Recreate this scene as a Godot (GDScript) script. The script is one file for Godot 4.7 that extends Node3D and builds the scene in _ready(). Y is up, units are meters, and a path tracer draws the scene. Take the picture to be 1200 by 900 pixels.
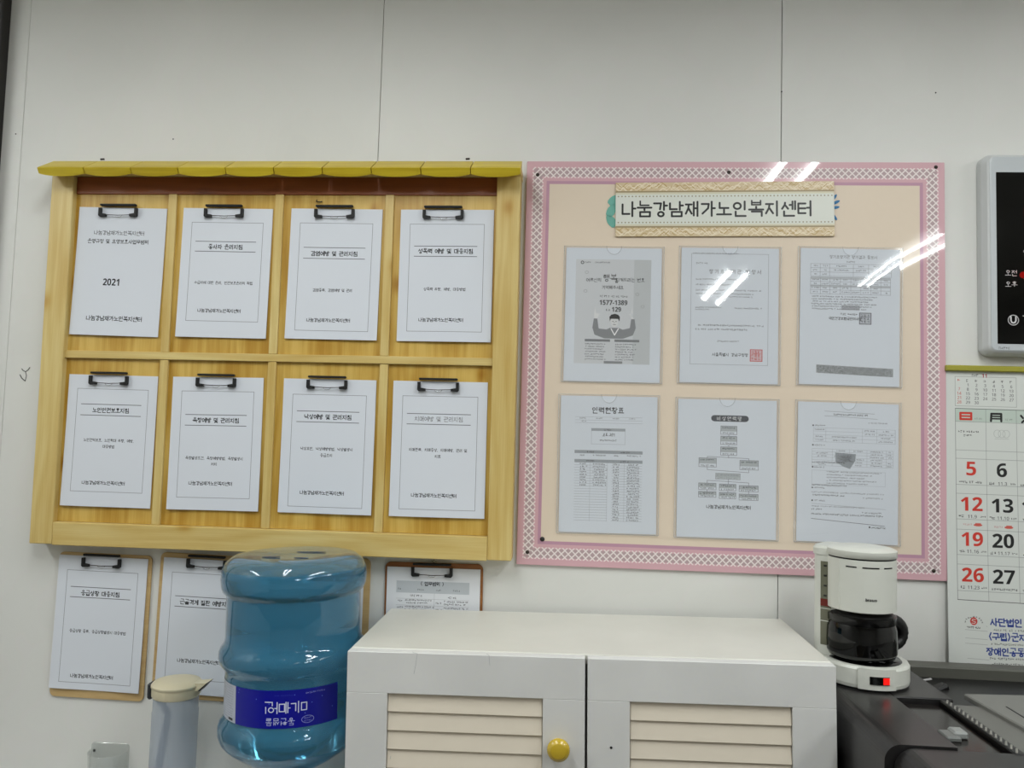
extends Node3D
# Wall of an office corner: a wooden notice frame, a pink notice board, a clock, a calendar,
# a louvred cabinet, a water bottle on its dispenser and a coffee maker on a copier.
# Wall face is z = 0, the camera looks towards -z. Units are metres.

const FLOOR := -1.6
const CEIL := 1.14
var M := {}
var taken := {}
var rng := RandomNumberGenerator.new()

# ------------------------------------------------------------------ print canvas (flat print only)
class Pen:
	var w: int
	var h: int
	var s: float
	var d := PackedByteArray()
	var r := RandomNumberGenerator.new()
	func _init(wmm: float, hmm: float, scale: float, bg: Color) -> void:
		s = scale
		w = int(ceil(wmm * s)); h = int(ceil(hmm * s))
		d.resize(w * h * 3)
		var im := Image.create(w, h, false, Image.FORMAT_RGB8)
		im.fill(bg)
		d = im.get_data()
		r.seed = 7
	func px(x: int, y: int, c: Color, a: float) -> void:
		if x < 0 or y < 0 or x >= w or y >= h or a <= 0.0:
			return
		var i := (y * w + x) * 3
		if a > 1.0: a = 1.0
		d[i] = int(d[i] + (c.r8 - d[i]) * a)
		d[i + 1] = int(d[i + 1] + (c.g8 - d[i + 1]) * a)
		d[i + 2] = int(d[i + 2] + (c.b8 - d[i + 2]) * a)
	func rect(x: float, y: float, rw: float, rh: float, c: Color, a := 1.0) -> void:
		for j in range(maxi(0, int(y * s)), mini(h, int((y + rh) * s) + 1)):
			for i in range(maxi(0, int(x * s)), mini(w, int((x + rw) * s) + 1)):
				px(i, j, c, a)
	func line(x0: float, y0: float, x1: float, y1: float, th: float, c: Color, a := 1.0) -> void:
		var p := Vector2(x0, y0) * s
		var q := Vector2(x1, y1) * s
		var rad := th * s * 0.5
		var v := q - p
		var L := maxf(v.length_squared(), 1e-6)
		for j in range(maxi(0, int(minf(p.y, q.y) - rad - 1)), mini(h, int(maxf(p.y, q.y) + rad + 2))):
			for i in range(maxi(0, int(minf(p.x, q.x) - rad - 1)), mini(w, int(maxf(p.x, q.x) + rad + 2))):
				var m := Vector2(i + 0.5, j + 0.5)
				var t := clampf((m - p).dot(v) / L, 0.0, 1.0)
				var dist := m.distance_to(p + v * t)
				if dist < rad + 0.5:
					px(i, j, c, a * minf(1.0, rad + 0.5 - dist))
	func path(pts: Array, th: float, c: Color, a := 1.0) -> void:
		for k in pts.size() - 1:
			line(pts[k].x, pts[k].y, pts[k + 1].x, pts[k + 1].y, th, c, a)
	func box(x: float, y: float, rw: float, rh: float, th: float, c: Color, a := 1.0) -> void:
		path([Vector2(x, y), Vector2(x + rw, y), Vector2(x + rw, y + rh), Vector2(x, y + rh), Vector2(x, y)], th, c, a)
	func ring(cx: float, cy: float, rx: float, ry: float, th: float, c: Color, a := 1.0) -> void:
		var n := 20
		var pts := []
		for k in n + 1:
			pts.append(Vector2(cx + rx * cos(TAU * k / n), cy + ry * sin(TAU * k / n)))
		path(pts, th, c, a)
	func poly(pts: PackedVector2Array, c: Color, a := 1.0) -> void:
		var lo := pts[0]
		var hi := pts[0]
		for p in pts:
			lo = lo.min(p); hi = hi.max(p)
		for j in range(maxi(0, int(lo.y * s)), mini(h, int(hi.y * s) + 1)):
			for i in range(maxi(0, int(lo.x * s)), mini(w, int(hi.x * s) + 1)):
				if Geometry2D.is_point_in_polygon(Vector2(i + 0.5, j + 0.5) / s, pts):
					px(i, j, c, a)
	func disc(cx: float, cy: float, rx: float, ry: float, c: Color, a := 1.0) -> void:
		var pts := PackedVector2Array()
		for k in 24:
			pts.append(Vector2(cx + rx * cos(TAU * k / 24), cy + ry * sin(TAU * k / 24)))
		poly(pts, c, a)
	# --- Hangul, composed from strokes
	const INI := "ㄱㄲㄴㄷㄸㄹㅁㅂㅃㅅㅆㅇㅈㅉㅊㅋㅌㅍㅎ"
	const FIN := " ㄱㄲㄳㄴㄵㄶㄷㄹㄺㄻㄼㄽㄾㄿㅀㅁㅂㅄㅅㅆㅇㅈㅊㅋㅌㅍㅎ"
	const VOW := "ㅏㅐㅑㅒㅓㅔㅕㅖㅗㅘㅙㅚㅛㅜㅝㅞㅟㅠㅡㅢㅣ"
	const STROKES := {
		"ㄱ": [[0, 0, 1, 0, 1, 1]], "ㄴ": [[0, 0, 0, 1, 1, 1]], "ㄷ": [[1, 0, 0, 0, 0, 1, 1, 1]],
		"ㄹ": [[0, 0, 1, 0, 1, .5, 0, .5, 0, 1, 1, 1]], "ㅁ": [[0, 0, 1, 0, 1, 1, 0, 1, 0, 0]],
		"ㅂ": [[0, 0, 0, 1, 1, 1, 1, 0], [0, .48, 1, .48]], "ㅅ": [[.5, 0, .45, .35, 0, 1], [.47, .35, 1, 1]],
		"ㅇ": [["o", .5, .5, .5, .5]], "ㅈ": [[0, .04, 1, .04], [.5, .04, .42, .45, 0, 1], [.45, .42, 1, 1]],
		"ㅊ": [[.3, -.05, .7, -.05], [0, .25, 1, .25], [.5, .25, .42, .6, 0, 1], [.45, .55, 1, 1]],
		"ㅋ": [[0, 0, 1, 0, 1, 1], [0, .48, 1, .48]], "ㅌ": [[1, 0, 0, 0, 0, 1, 1, 1], [0, .5, 1, .5]],
		"ㅍ": [[0, 0, 1, 0], [0, 1, 1, 1], [.28, 0, .28, 1], [.72, 0, .72, 1]],
		"ㅎ": [[.3, -.08, .7, -.08], [0, .18, 1, .18], ["o", .5, .68, .36, .32]],
		"ㄲ": [[0, 0, .4, 0, .4, 1], [.6, 0, 1, 0, 1, 1]], "ㅆ": [[.25, 0, 0, 1], [.25, .3, .48, 1], [.75, 0, .52, 1], [.75, .3, 1, 1]],
		"ㅄ": [[0, 0, 0, 1, .45, 1, .45, 0], [0, .5, .45, .5], [.78, 0, .58, 1], [.76, .3, 1, 1]]}
	const VERT := {
		"ㅏ": [[.3, 0, .3, 1], [.3, .46, 1, .46]], "ㅐ": [[.1, .03, .1, .97], [.75, 0, .75, 1], [.1, .46, .75, .46]],
		"ㅑ": [[.3, 0, .3, 1], [.3, .32, 1, .32], [.3, .62, 1, .62]], "ㅒ": [[.1, 0, .1, 1], [.75, 0, .75, 1], [.1, .34, .75, .34], [.1, .62, .75, .62]],
		"ㅓ": [[.75, 0, .75, 1], [0, .46, .75, .46]], "ㅔ": [[.5, .03, .5, .97], [.95, 0, .95, 1], [0, .46, .5, .46]],
		"ㅕ": [[.75, 0, .75, 1], [0, .32, .75, .32], [0, .62, .75, .62]], "ㅖ": [[.5, 0, .5, 1], [.95, 0, .95, 1], [0, .34, .5, .34], [0, .62, .5, .62]],
		"ㅣ": [[.5, 0, .5, 1]]}
	const HORI := {
		"ㅗ": [[0, 1, 1, 1], [.5, 0, .5, 1]], "ㅛ": [[0, 1, 1, 1], [.3, 0, .3, 1], [.7, 0, .7, 1]],
		"ㅜ": [[0, .15, 1, .15], [.5, .15, .5, 1]], "ㅠ": [[0, .15, 1, .15], [.3, .15, .3, 1], [.7, .15, .7, 1]], "ㅡ": [[0, .5, 1, .5]]}
	const MIX := {"ㅘ": "ㅗㅏ", "ㅙ": "ㅗㅐ", "ㅚ": "ㅗㅣ", "ㅝ": "ㅜㅓ", "ㅞ": "ㅜㅔ", "ㅟ": "ㅜㅣ", "ㅢ": "ㅡㅣ"}
	func part(strokes: Array, o: Vector2, bx: Array, em: float, th: float, c: Color, turn: bool) -> void:
		for k in strokes:
			if k[0] is String:
				var cx: float = bx[0] + (bx[2] - bx[0]) * k[1]
				var cy: float = bx[1] + (bx[3] - bx[1]) * k[2]
				var rx: float = (bx[2] - bx[0]) * k[3]
				var ry: float = (bx[3] - bx[1]) * k[4]
				rx = minf(rx, ry * 1.25)
				var sg := -1.0 if turn else 1.0
				ring(o.x + sg * cx * em, o.y + sg * cy * em, rx * em, ry * em, th * em, c)
			else:
				var pts := []
				for i in range(0, k.size(), 2):
					var q := Vector2(bx[0] + (bx[2] - bx[0]) * k[i], bx[1] + (bx[3] - bx[1]) * k[i + 1]) * em
					pts.append(o - q if turn else o + q)
				path(pts, th * em, c)
	func glyph(ch: int, o: Vector2, em: float, th: float, c: Color, turn: bool) -> void:
		var n := ch - 0xAC00
		var a := INI[n / 588]
		var v := VOW[(n % 588) / 28]
		var f := FIN[n % 28]
		var fin := f != " "
		var first: Array = STROKES.get(a, STROKES["ㅁ"])
		if VERT.has(v):
			if a == "ㄱ" and not fin:
				first = [[0, 0, 1, 0, .9, .45, .1, 1]]
			elif a == "ㄱ":
				first = [[0, 0, 1, 0, .85, 1]]
			var wide := .08 if v in "ㅐㅔㅒㅖ" else 0.0
			part(first, o, [.07, .1, .55 - wide, .52] if fin else [.07, .16, .55 - wide, .84], em, th, c, turn)
			part(VERT[v], o, [.66 - wide, .0, .97, .56] if fin else [.66 - wide, .0, .97, 1.0], em, th, c, turn)
		elif HORI.has(v):
			part(first, o, [.2, -.06, .8, .23] if fin else [.2, .08, .8, .45], em, th * (.8 if fin else 1.), c, turn)
			part(HORI[v], o, [.02, .37, .98, .57] if fin else [.02, .56, .98, .9], em, th, c, turn)
		else:
			part(first, o, [.07, .06, .55, .3] if fin else [.07, .08, .55, .45], em, th, c, turn)
			part(HORI[MIX[v][0]], o, [.0, .36, .62, .54] if fin else [.0, .56, .62, .82], em, th, c, turn)
			part(VERT[MIX[v][1]], o, [.68, .0, .97, .58] if fin else [.68, .0, .97, 1.0], em, th, c, turn)
		if fin:
			part(STROKES.get(f, STROKES["ㅁ"]), o, [.2, .71, .88, 1.02], em, th, c, turn)
	# text centred on cx, cy; em = glyph cell in mm; turn = upside down
	func hangul(text: String, cx: float, cy: float, em: float, th: float, c: Color, left := false, turn := false, pitch := 1.06) -> void:
		var wid := 0.0
		for i in text.length():
			wid += em * (pitch if text.unicode_at(i) >= 0xAC00 else pitch * 0.5)
		var x := cx if left else cx - wid / 2
		if turn: x = cx + wid / 2
		for i in text.length():
			var u := text.unicode_at(i)
			var adv := em * (pitch if u >= 0xAC00 else pitch * 0.5)
			if u >= 0xAC00:
				glyph(u, Vector2(x, cy + em / 2 if turn else cy - em / 2), em, th, c, turn)
			elif text[i] == ",":
				line(x + em * .15, cy + em * .4, x + em * .08, cy + em * .55, th * em, c)
			elif text[i] == "(":
				path([Vector2(x + em * .35, cy - em * .5), Vector2(x + em * .15, cy), Vector2(x + em * .35, cy + em * .5)], th * em, c)
			elif text[i] == ")":
				path([Vector2(x + em * .1, cy - em * .5), Vector2(x + em * .3, cy), Vector2(x + em * .1, cy + em * .5)], th * em, c)
			x += -adv if turn else adv
	# digits and Latin letters, filled from the outline triangles of a text mesh; tall = capital height in mm
	func latin(text: String, cx: float, cy: float, tall: float, c: Color, bold := false, stretch := 1.0) -> void:
		var f := SystemFont.new()
		f.font_names = PackedStringArray(["Droid Sans"])
		f.font_weight = 700 if bold else 400
		var t := TextMesh.new()
		t.font = f; t.font_size = 64; t.pixel_size = 0.01; t.depth = 0.0; t.text = text; t.curve_step = 1.0
		var arr := t.surface_get_arrays(0)
		var v: PackedVector3Array = arr[Mesh.ARRAY_VERTEX]
		var idx = arr[Mesh.ARRAY_INDEX]
		if idx == null or idx.size() == 0:
			idx = PackedInt32Array(range(v.size()))
		var lo := Vector2(1e9, 1e9)
		var hi := -lo
		for p in v:
			lo = lo.min(Vector2(p.x, p.y)); hi = hi.max(Vector2(p.x, p.y))
		var k := tall / maxf(hi.y - lo.y, 1e-6)
		var mid := (lo + hi) / 2
		var cov := {}
		for n in range(0, idx.size(), 3):
			var q := []
			for e in 3:
				var p := v[idx[n + e]]
				q.append(Vector2(cx + (p.x - mid.x) * k * stretch, cy - (p.y - mid.y) * k) * s)
			var area: float = (q[1] - q[0]).cross(q[2] - q[0])
			if absf(area) < 1e-4:
				continue
			for j in range(int(minf(q[0].y, minf(q[1].y, q[2].y))), int(maxf(q[0].y, maxf(q[1].y, q[2].y))) + 1):
				for i in range(int(minf(q[0].x, minf(q[1].x, q[2].x))), int(maxf(q[0].x, maxf(q[1].x, q[2].x))) + 1):
					var hit := 0
					for sub in 4:
						var m := Vector2(i + .25 + .5 * (sub % 2), j + .25 + .5 * (sub / 2))
						var e0: float = (q[1] - q[0]).cross(m - q[0]) / area
						var e1: float = (q[2] - q[1]).cross(m - q[1]) / area
						var e2: float = (q[0] - q[2]).cross(m - q[2]) / area
						if e0 >= 0 and e1 >= 0 and e2 >= 0:
							hit |= 1 << sub
					if hit:
						var key := j * 8192 + i
						cov[key] = cov.get(key, 0) | hit
		for key in cov:
			var b: int = cov[key]
			px(key % 8192, key / 8192, c, ((b & 1) + (b >> 1 & 1) + (b >> 2 & 1) + (b >> 3 & 1)) / 4.0)
	# a row of print too small to read: broken marks the height of the letters
	func tiny(x: float, y: float, wid: float, hgt: float, c: Color, a := 0.75, gaps := 0.14) -> void:
		var e := x + wid
		while x < e - hgt * .5:
			if r.randf() < gaps:
				x += hgt * r.randf_range(.4, .9)
			var cw := hgt * .82
			for k in 3:
				if r.randf() < .5:
					var yy := y + hgt * r.randf_range(.05, .95)
					line(x, yy, x + cw * r.randf_range(.5, 1.0), yy, hgt * .13, c, a)
				else:
					var xx := x + cw * r.randf_range(.05, .95)
					line(xx, y + hgt * r.randf_range(0., .3), xx, y + hgt * r.randf_range(.6, 1.), hgt * .13, c, a)
			x += cw * 1.15
	func tex() -> ImageTexture:
		return ImageTexture.create_from_image(Image.create_from_data(w, h, false, Image.FORMAT_RGB8, d))

# ------------------------------------------------------------------ nodes and meshes
func numbered(called: String) -> String:
	var n: int = taken.get(called, -1) + 1
	taken[called] = n
	return called if n == 0 else "%s_%03d" % [called, n]

func thing(called: String, label: String, category: String, at := Vector3.ZERO, group := "", turn := Vector3.ZERO) -> Node3D:
	var o := Node3D.new()
	o.name = numbered(called)
	add_child(o, true)
	o.position = at; o.rotation = turn
	o.set_meta("label", label); o.set_meta("category", category)
	if group: o.set_meta("group", group)
	return o

func part(called: String, mesh: Mesh, m: Material, parent: Node, at := Vector3.ZERO, turn := Vector3.ZERO) -> MeshInstance3D:
	var o := MeshInstance3D.new()
	o.name = numbered(called) if parent == self else called
	o.mesh = mesh
	o.material_override = m
	parent.add_child(o, true)
	o.position = at; o.rotation = turn
	return o

func single(called: String, mesh: Mesh, m: Material, label: String, category: String, at := Vector3.ZERO, group := "", turn := Vector3.ZERO) -> MeshInstance3D:
	var o := part(called, mesh, m, self, at, turn)
	o.set_meta("label", label); o.set_meta("category", category)
	if group: o.set_meta("group", group)
	return o

func structure(called: String, mesh: Mesh, m: Material, at := Vector3.ZERO) -> MeshInstance3D:
	var o := part(called, mesh, m, self, at)
	o.set_meta("kind", "structure")
	return o

func begin() -> SurfaceTool:
	var st := SurfaceTool.new()
	st.begin(Mesh.PRIMITIVE_TRIANGLES)
	st.set_smooth_group(-1)
	return st

func done(st: SurfaceTool) -> ArrayMesh:
	st.generate_normals()
	return st.commit()

# a flat convex face that looks towards out; uv in metres, u along axis grain
func face(st: SurfaceTool, pts: Array, out: Vector3, grain := 0, off := Vector2.ZERO) -> void:
	var n: Vector3 = (pts[1] - pts[0]).cross(pts[2] - pts[0])
	if n.dot(out) > 0:
		pts = pts.duplicate(); pts.reverse()
	var ax := out.abs().max_axis_index()
	for k in range(1, pts.size() - 1):
		for p in [pts[0], pts[k], pts[k + 1]]:
			var a := grain if ax != grain else (grain + 1) % 3
			var b := 3 - ax - a
			st.set_uv(Vector2(p[a], p[b]) + off)
			st.add_vertex(p)

# a box with chamfered edges
func add_box(st: SurfaceTool, c: Vector3, size: Vector3, bev := 0.001, grain := 0, off := Vector2.ZERO) -> void:
	var hs := size / 2
	bev = minf(bev, minf(hs.x, minf(hs.y, hs.z)) * .9)
	for ax in 3:
		var j := (ax + 1) % 3
		var k := (ax + 2) % 3
		for sg in [-1.0, 1.0]:
			var out := Vector3.ZERO
			out[ax] = sg
			var pts := []
			for q in [[-1, -1], [1, -1], [1, 1], [-1, 1]]:
				var p := Vector3.ZERO
				p[ax] = sg * hs[ax]; p[j] = q[0] * (hs[j] - bev); p[k] = q[1] * (hs[k] - bev)
				pts.append(c + p)
			face(st, pts, out, grain, off)
		for s1 in [-1.0, 1.0]:
			for s2 in [-1.0, 1.0]:
				var pts := []
				for e in [[0, -1], [0, 1], [1, 1], [1, -1]]:
					var p := Vector3.ZERO
					p[ax] = e[1] * (hs[ax] - bev)
					p[j] = s1 * (hs[j] - (bev if e[0] else 0.0))
					p[k] = s2 * (hs[k] - (0.0 if e[0] else bev))
					pts.append(c + p)
				var out := Vector3.ZERO
				out[j] = s1; out[k] = s2 * .99
				face(st, pts, out, grain, off)
	for sx in [-1.0, 1.0]:
		for sy in [-1.0, 1.0]:
			for sz in [-1.0, 1.0]:
				var sg := Vector3(sx, sy, sz)
				face(st, [c + sg * (hs - Vector3(0, bev, bev)), c + sg * (hs - Vector3(bev, 0, bev)), c + sg * (hs - Vector3(bev, bev, 0))], sg * Vector3(1, .9, .8), grain, off)

func box(size: Vector3, bev := 0.001, grain := 0, off := Vector2.ZERO) -> ArrayMesh:
	var st := begin()
	add_box(st, Vector3.ZERO, size, bev, grain, off)
	return done(st)

# a solid of revolution round y; sections are runs of (radius, height) with sharp edges between them
func add_lathe(st: SurfaceTool, sections: Array, seg := 40, c := Vector3.ZERO, from := 0.0, to := TAU, g0 := 1) -> void:
	var g := g0
	for sec in sections:
		st.set_smooth_group(g)
		g += 1
		for i in sec.size() - 1:
			var a: Vector2 = sec[i]
			var b: Vector2 = sec[i + 1]
			for k in seg:
				var t0 := from + (to - from) * k / seg
				var t1 := from + (to - from) * (k + 1) / seg
				var q := []
				for e in [[a, t0], [a, t1], [b, t1], [b, t0]]:
					q.append(c + Vector3(e[0].x * sin(e[1]), e[0].y, e[0].x * cos(e[1])))
				var uv := [Vector2(float(k) / seg, float(i) / (sec.size() - 1)), Vector2(float(k + 1) / seg, float(i) / (sec.size() - 1)), Vector2(float(k + 1) / seg, float(i + 1) / (sec.size() - 1)), Vector2(float(k) / seg, float(i + 1) / (sec.size() - 1))]
				for n in [0, 1, 2, 0, 2, 3]:   # sections run from top to bottom
					if (a.x < 1e-6 and n == 1) or (b.x < 1e-6 and n == 3):
						pass
					st.set_uv(uv[n])
					st.add_vertex(q[n])
	st.set_smooth_group(-1)

func lathe(sections: Array, seg := 40) -> ArrayMesh:
	var st := begin()
	add_lathe(st, sections, seg)
	return done(st)

# a round rod along a path
func add_tube(st: SurfaceTool, pts: Array, r: float, seg := 8, closed := false, g := 50) -> void:
	st.set_smooth_group(g)
	var rings := []
	var n := pts.size()
	var up := Vector3(0.31, 0.9, 0.27).normalized()
	for i in n:
		var a: Vector3 = pts[(i - 1 + n) % n] if closed or i > 0 else pts[i]
		var b: Vector3 = pts[(i + 1) % n] if closed or i < n - 1 else pts[i]
		var d := (b - a).normalized()
		var x := d.cross(up).normalized()
		var y := d.cross(x)
		var ring := []
		for k in seg:
			ring.append(pts[i] + (x * cos(TAU * k / seg) + y * sin(TAU * k / seg)) * r)
		rings.append(ring)
	for i in (n if closed else n - 1):
		for k in seg:
			var a0: Vector3 = rings[i][k]
			var a1: Vector3 = rings[i][(k + 1) % seg]
			var b0: Vector3 = rings[(i + 1) % n][k]
			var b1: Vector3 = rings[(i + 1) % n][(k + 1) % seg]
			var mid: Vector3 = (a0 + a1 + b0 + b1) / 4 - (pts[i] + pts[(i + 1) % n]) / 2
			var nn := (a1 - a0).cross(b0 - a0)
			for p in ([a0, b0, a1, a1, b0, b1] if nn.dot(mid) > 0 else [a0, a1, b0, a1, b1, b0]):
				st.set_uv(Vector2.ZERO)
				st.add_vertex(p)
	st.set_smooth_group(-1)
	if not closed:
		face(st, rings[0].duplicate(), pts[0] - pts[1])
		face(st, rings[n - 1].duplicate(), pts[n - 1] - pts[n - 2])

func tube(pts: Array, r: float, seg := 8, closed := false) -> ArrayMesh:
	var st := begin()
	add_tube(st, pts, r, seg, closed)
	return done(st)

# rounded rectangle, counter-clockwise
func rrect(w: float, h: float, r: float, seg := 6) -> PackedVector2Array:
	var out := PackedVector2Array()
	r = maxf(r, 1e-5)
	for q in [[1, 1, 0.0], [-1, 1, .5], [-1, -1, 1.0], [1, -1, 1.5]]:
		for k in seg + 1:
			var a: float = PI * (q[2] + 0.5 * k / seg)
			out.append(Vector2(q[0] * (w / 2 - r) + r * cos(a), q[1] * (h / 2 - r) + r * sin(a)))
	return out

# stacked outlines (same count) in z: rings = [[outline, z], ...] from back to front; caps at both ends; uv 0..1 over the frame rectangle on the front
func loft(rings: Array, frame := Rect2(), smooth := false, caps := true) -> ArrayMesh:
	var st := begin()
	add_loft(st, rings, frame, smooth, caps)
	return done(st)

func add_loft(st: SurfaceTool, rings: Array, frame := Rect2(), smooth := false, caps := true) -> void:
	var n: int = rings[0][0].size()
	var uv := func(p: Vector2) -> Vector2:
		return Vector2((p.x - frame.position.x) / frame.size.x, 1.0 - (p.y - frame.position.y) / frame.size.y) if frame.size.x > 0 else p
	for i in rings.size() - 1:
		st.set_smooth_group(60 + i if smooth else -1)
		var A: PackedVector2Array = rings[i][0]
		var B: PackedVector2Array = rings[i + 1][0]
		for k in n:
			var k1 := (k + 1) % n
			var a := Vector3(A[k].x, A[k].y, rings[i][1])
			var b := Vector3(A[k1].x, A[k1].y, rings[i][1])
			var c := Vector3(B[k1].x, B[k1].y, rings[i + 1][1])
			var d := Vector3(B[k].x, B[k].y, rings[i + 1][1])
			for p in [a, c, b, a, d, c]:
				st.set_uv(uv.call(Vector2(p.x, p.y)))
				st.add_vertex(p)
	st.set_smooth_group(-1)
	if not caps: return
	for e in [[rings[0], false], [rings[rings.size() - 1], true]]:
		var P: PackedVector2Array = e[0][0]
		var t := Geometry2D.triangulate_polygon(P)
		for k in range(0, t.size(), 3):
			var tri := [P[t[k]], P[t[k + 1]], P[t[k + 2]]]
			var ccw: bool = (tri[1] - tri[0]).cross(tri[2] - tri[0]) > 0
			if ccw == e[1]: tri.reverse()
			for p in tri:
				st.set_uv(uv.call(p))
				st.add_vertex(Vector3(p.x, p.y, e[0][1]))

func slab(w: float, h: float, r: float, z0: float, z1: float, bev := 0.0, print := false) -> ArrayMesh:
	var o := rrect(w, h, r)
	var fr := Rect2(-w / 2, -h / 2, w, h) if print else Rect2()
	if bev <= 0.0:
		return loft([[o, z0], [o, z1]], fr)
	return loft([[o, z0], [o, z1 - bev], [rrect(w - 2 * bev, h - 2 * bev, maxf(r - bev, 1e-4)), z1]], fr)

# a sheet of paper with a little curl: z rises towards its lower edge
func sheet(w: float, h: float, t: float, curl := 0.004, wave := 0.001, bow := 0.0, seed_ := 0.0) -> ArrayMesh:
	var st := begin()
	var nx := 6
	var ny := 12
	var P := func(i: int, j: int, k: float) -> Vector3:
		var u := float(i) / nx
		var v := float(j) / ny
		return Vector3((u - .5) * w, (.5 - v) * h, k + curl * v * v + wave * sin(u * 5. + seed_) * v + bow * sin(u * PI) * sin(v * PI))
	for k in 2:
		st.set_smooth_group(k + 1)
		for j in ny:
			for i in nx:
				var q := [[i, j], [i + 1, j], [i + 1, j + 1], [i, j + 1]]
				for n in ([0, 1, 2, 0, 2, 3] if k else [0, 2, 1, 0, 3, 2]):
					st.set_uv(Vector2(float(q[n][0]) / nx, float(q[n][1]) / ny))
					st.add_vertex(P.call(q[n][0], q[n][1], t * k))
	st.set_smooth_group(-1)
	for e in 4:
		for s in (nx if e < 2 else ny):
			var a := [s, 0 if e == 0 else ny] if e < 2 else [0 if e == 2 else nx, s]
			var b := [s + 1, a[1]] if e < 2 else [a[0], s + 1]
			var out: Vector3 = [Vector3.UP, Vector3.DOWN, Vector3.LEFT, Vector3.RIGHT][e]
			var q := [P.call(a[0], a[1], 0.), P.call(b[0], b[1], 0.), P.call(b[0], b[1], t), P.call(a[0], a[1], t)]
			if (q[1] - q[0]).cross(q[2] - q[0]).dot(out) > 0: q.reverse()
			for n in [0, 1, 2, 0, 2, 3]:
				st.set_uv(Vector2(.004, .004))
				st.add_vertex(q[n])
	return done(st)

func mat(c: Color, rough := 0.6, metal := 0.0, tex: Texture2D = null) -> StandardMaterial3D:
	var m := StandardMaterial3D.new()
	m.albedo_color = c; m.roughness = rough; m.metallic = metal
	if tex: m.albedo_texture = tex
	return m

func clear(c: Color, rough := 0.05) -> StandardMaterial3D:
	var m := mat(c, rough)
	m.transparency = BaseMaterial3D.TRANSPARENCY_ALPHA
	return m

# wood: u runs with the grain
func wood(light: Color, dark: Color, seed_: int, blotch := 0.5) -> ImageTexture:
	var a := FastNoiseLite.new()
	a.seed = seed_; a.frequency = 1.0; a.fractal_octaves = 3
	var im := Image.create(320, 320, false, Image.FORMAT_RGB8)
	for y in 320:
		for x in 320:
			var u := x / 320.0
			var v := y / 320.0
			var big := a.get_noise_2d(u * 3.0, v * 4.0 + 9.0)
			var ring := sin((v * 26.0 + 3.0 * a.get_noise_2d(u * 1.2, v * 3.0 + 40.0)) * TAU * .5)
			var fine := a.get_noise_2d(u * 6.0, v * 150.0)
			var t := clampf(.45 + blotch * big + .13 * ring + .28 * fine, 0., 1.)
			for q in [[.31, .4], [.78, .83], [.58, .12]]:   # knots
				var dk := Vector2((u - q[0]) * 60., (v - q[1]) * 28.).length()
				if dk < 2.2: t = minf(1.6, t + 1.1 * exp(-dk * dk))
			im.set_pixel(x, y, light.lerp(dark, t))
	return ImageTexture.create_from_image(im)

func noise_tex(freq: float, a: Color, b: Color, seed_: int, size := 512) -> NoiseTexture2D:
	var n := FastNoiseLite.new()
	n.seed = seed_; n.frequency = freq; n.fractal_octaves = 4
	var t := NoiseTexture2D.new()
	t.width = size; t.height = size; t.seamless = true; t.noise = n
	var g := Gradient.new()
	g.set_color(0, a); g.set_color(1, b)
	t.color_ramp = g
	return t

func height_tex(freq: float, seed_: int, size := 256) -> NoiseTexture2D:
	var n := FastNoiseLite.new()
	n.seed = seed_; n.frequency = freq; n.fractal_octaves = 3
	var t := NoiseTexture2D.new()
	t.width = size; t.height = size; t.seamless = true; t.noise = n
	return t

# ------------------------------------------------------------------ the scene
func _ready() -> void:
	rng.seed = 11
	var cam := Camera3D.new()
	cam.name = "camera"
	cam.position = Vector3(0, 0, 1.7527)
	cam.rotation_degrees = Vector3(3.612, 4.1507, 1.640)
	cam.fov = 51.731
	cam.near = 0.02
	add_child(cam)
	cam.current = true
	var env := Environment.new()
	env.background_mode = Environment.BG_COLOR
	env.background_color = Color(.05, .05, .05)
	env.tonemap_mode = Environment.TONE_MAPPER_LINEAR
	env.tonemap_exposure = 1.0
	env.sdfgi_enabled = true; env.ssao_enabled = true; env.ssil_enabled = true
	var we := WorldEnvironment.new()
	we.name = "world"
	we.environment = env
	add_child(we)
	materials()
	lamps()
	room()
	wooden_frame()
	pink_board()
	clipboards()
	clock()
	calendar()
	cabinet()
	water()
	copier()
	coffee()

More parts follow.
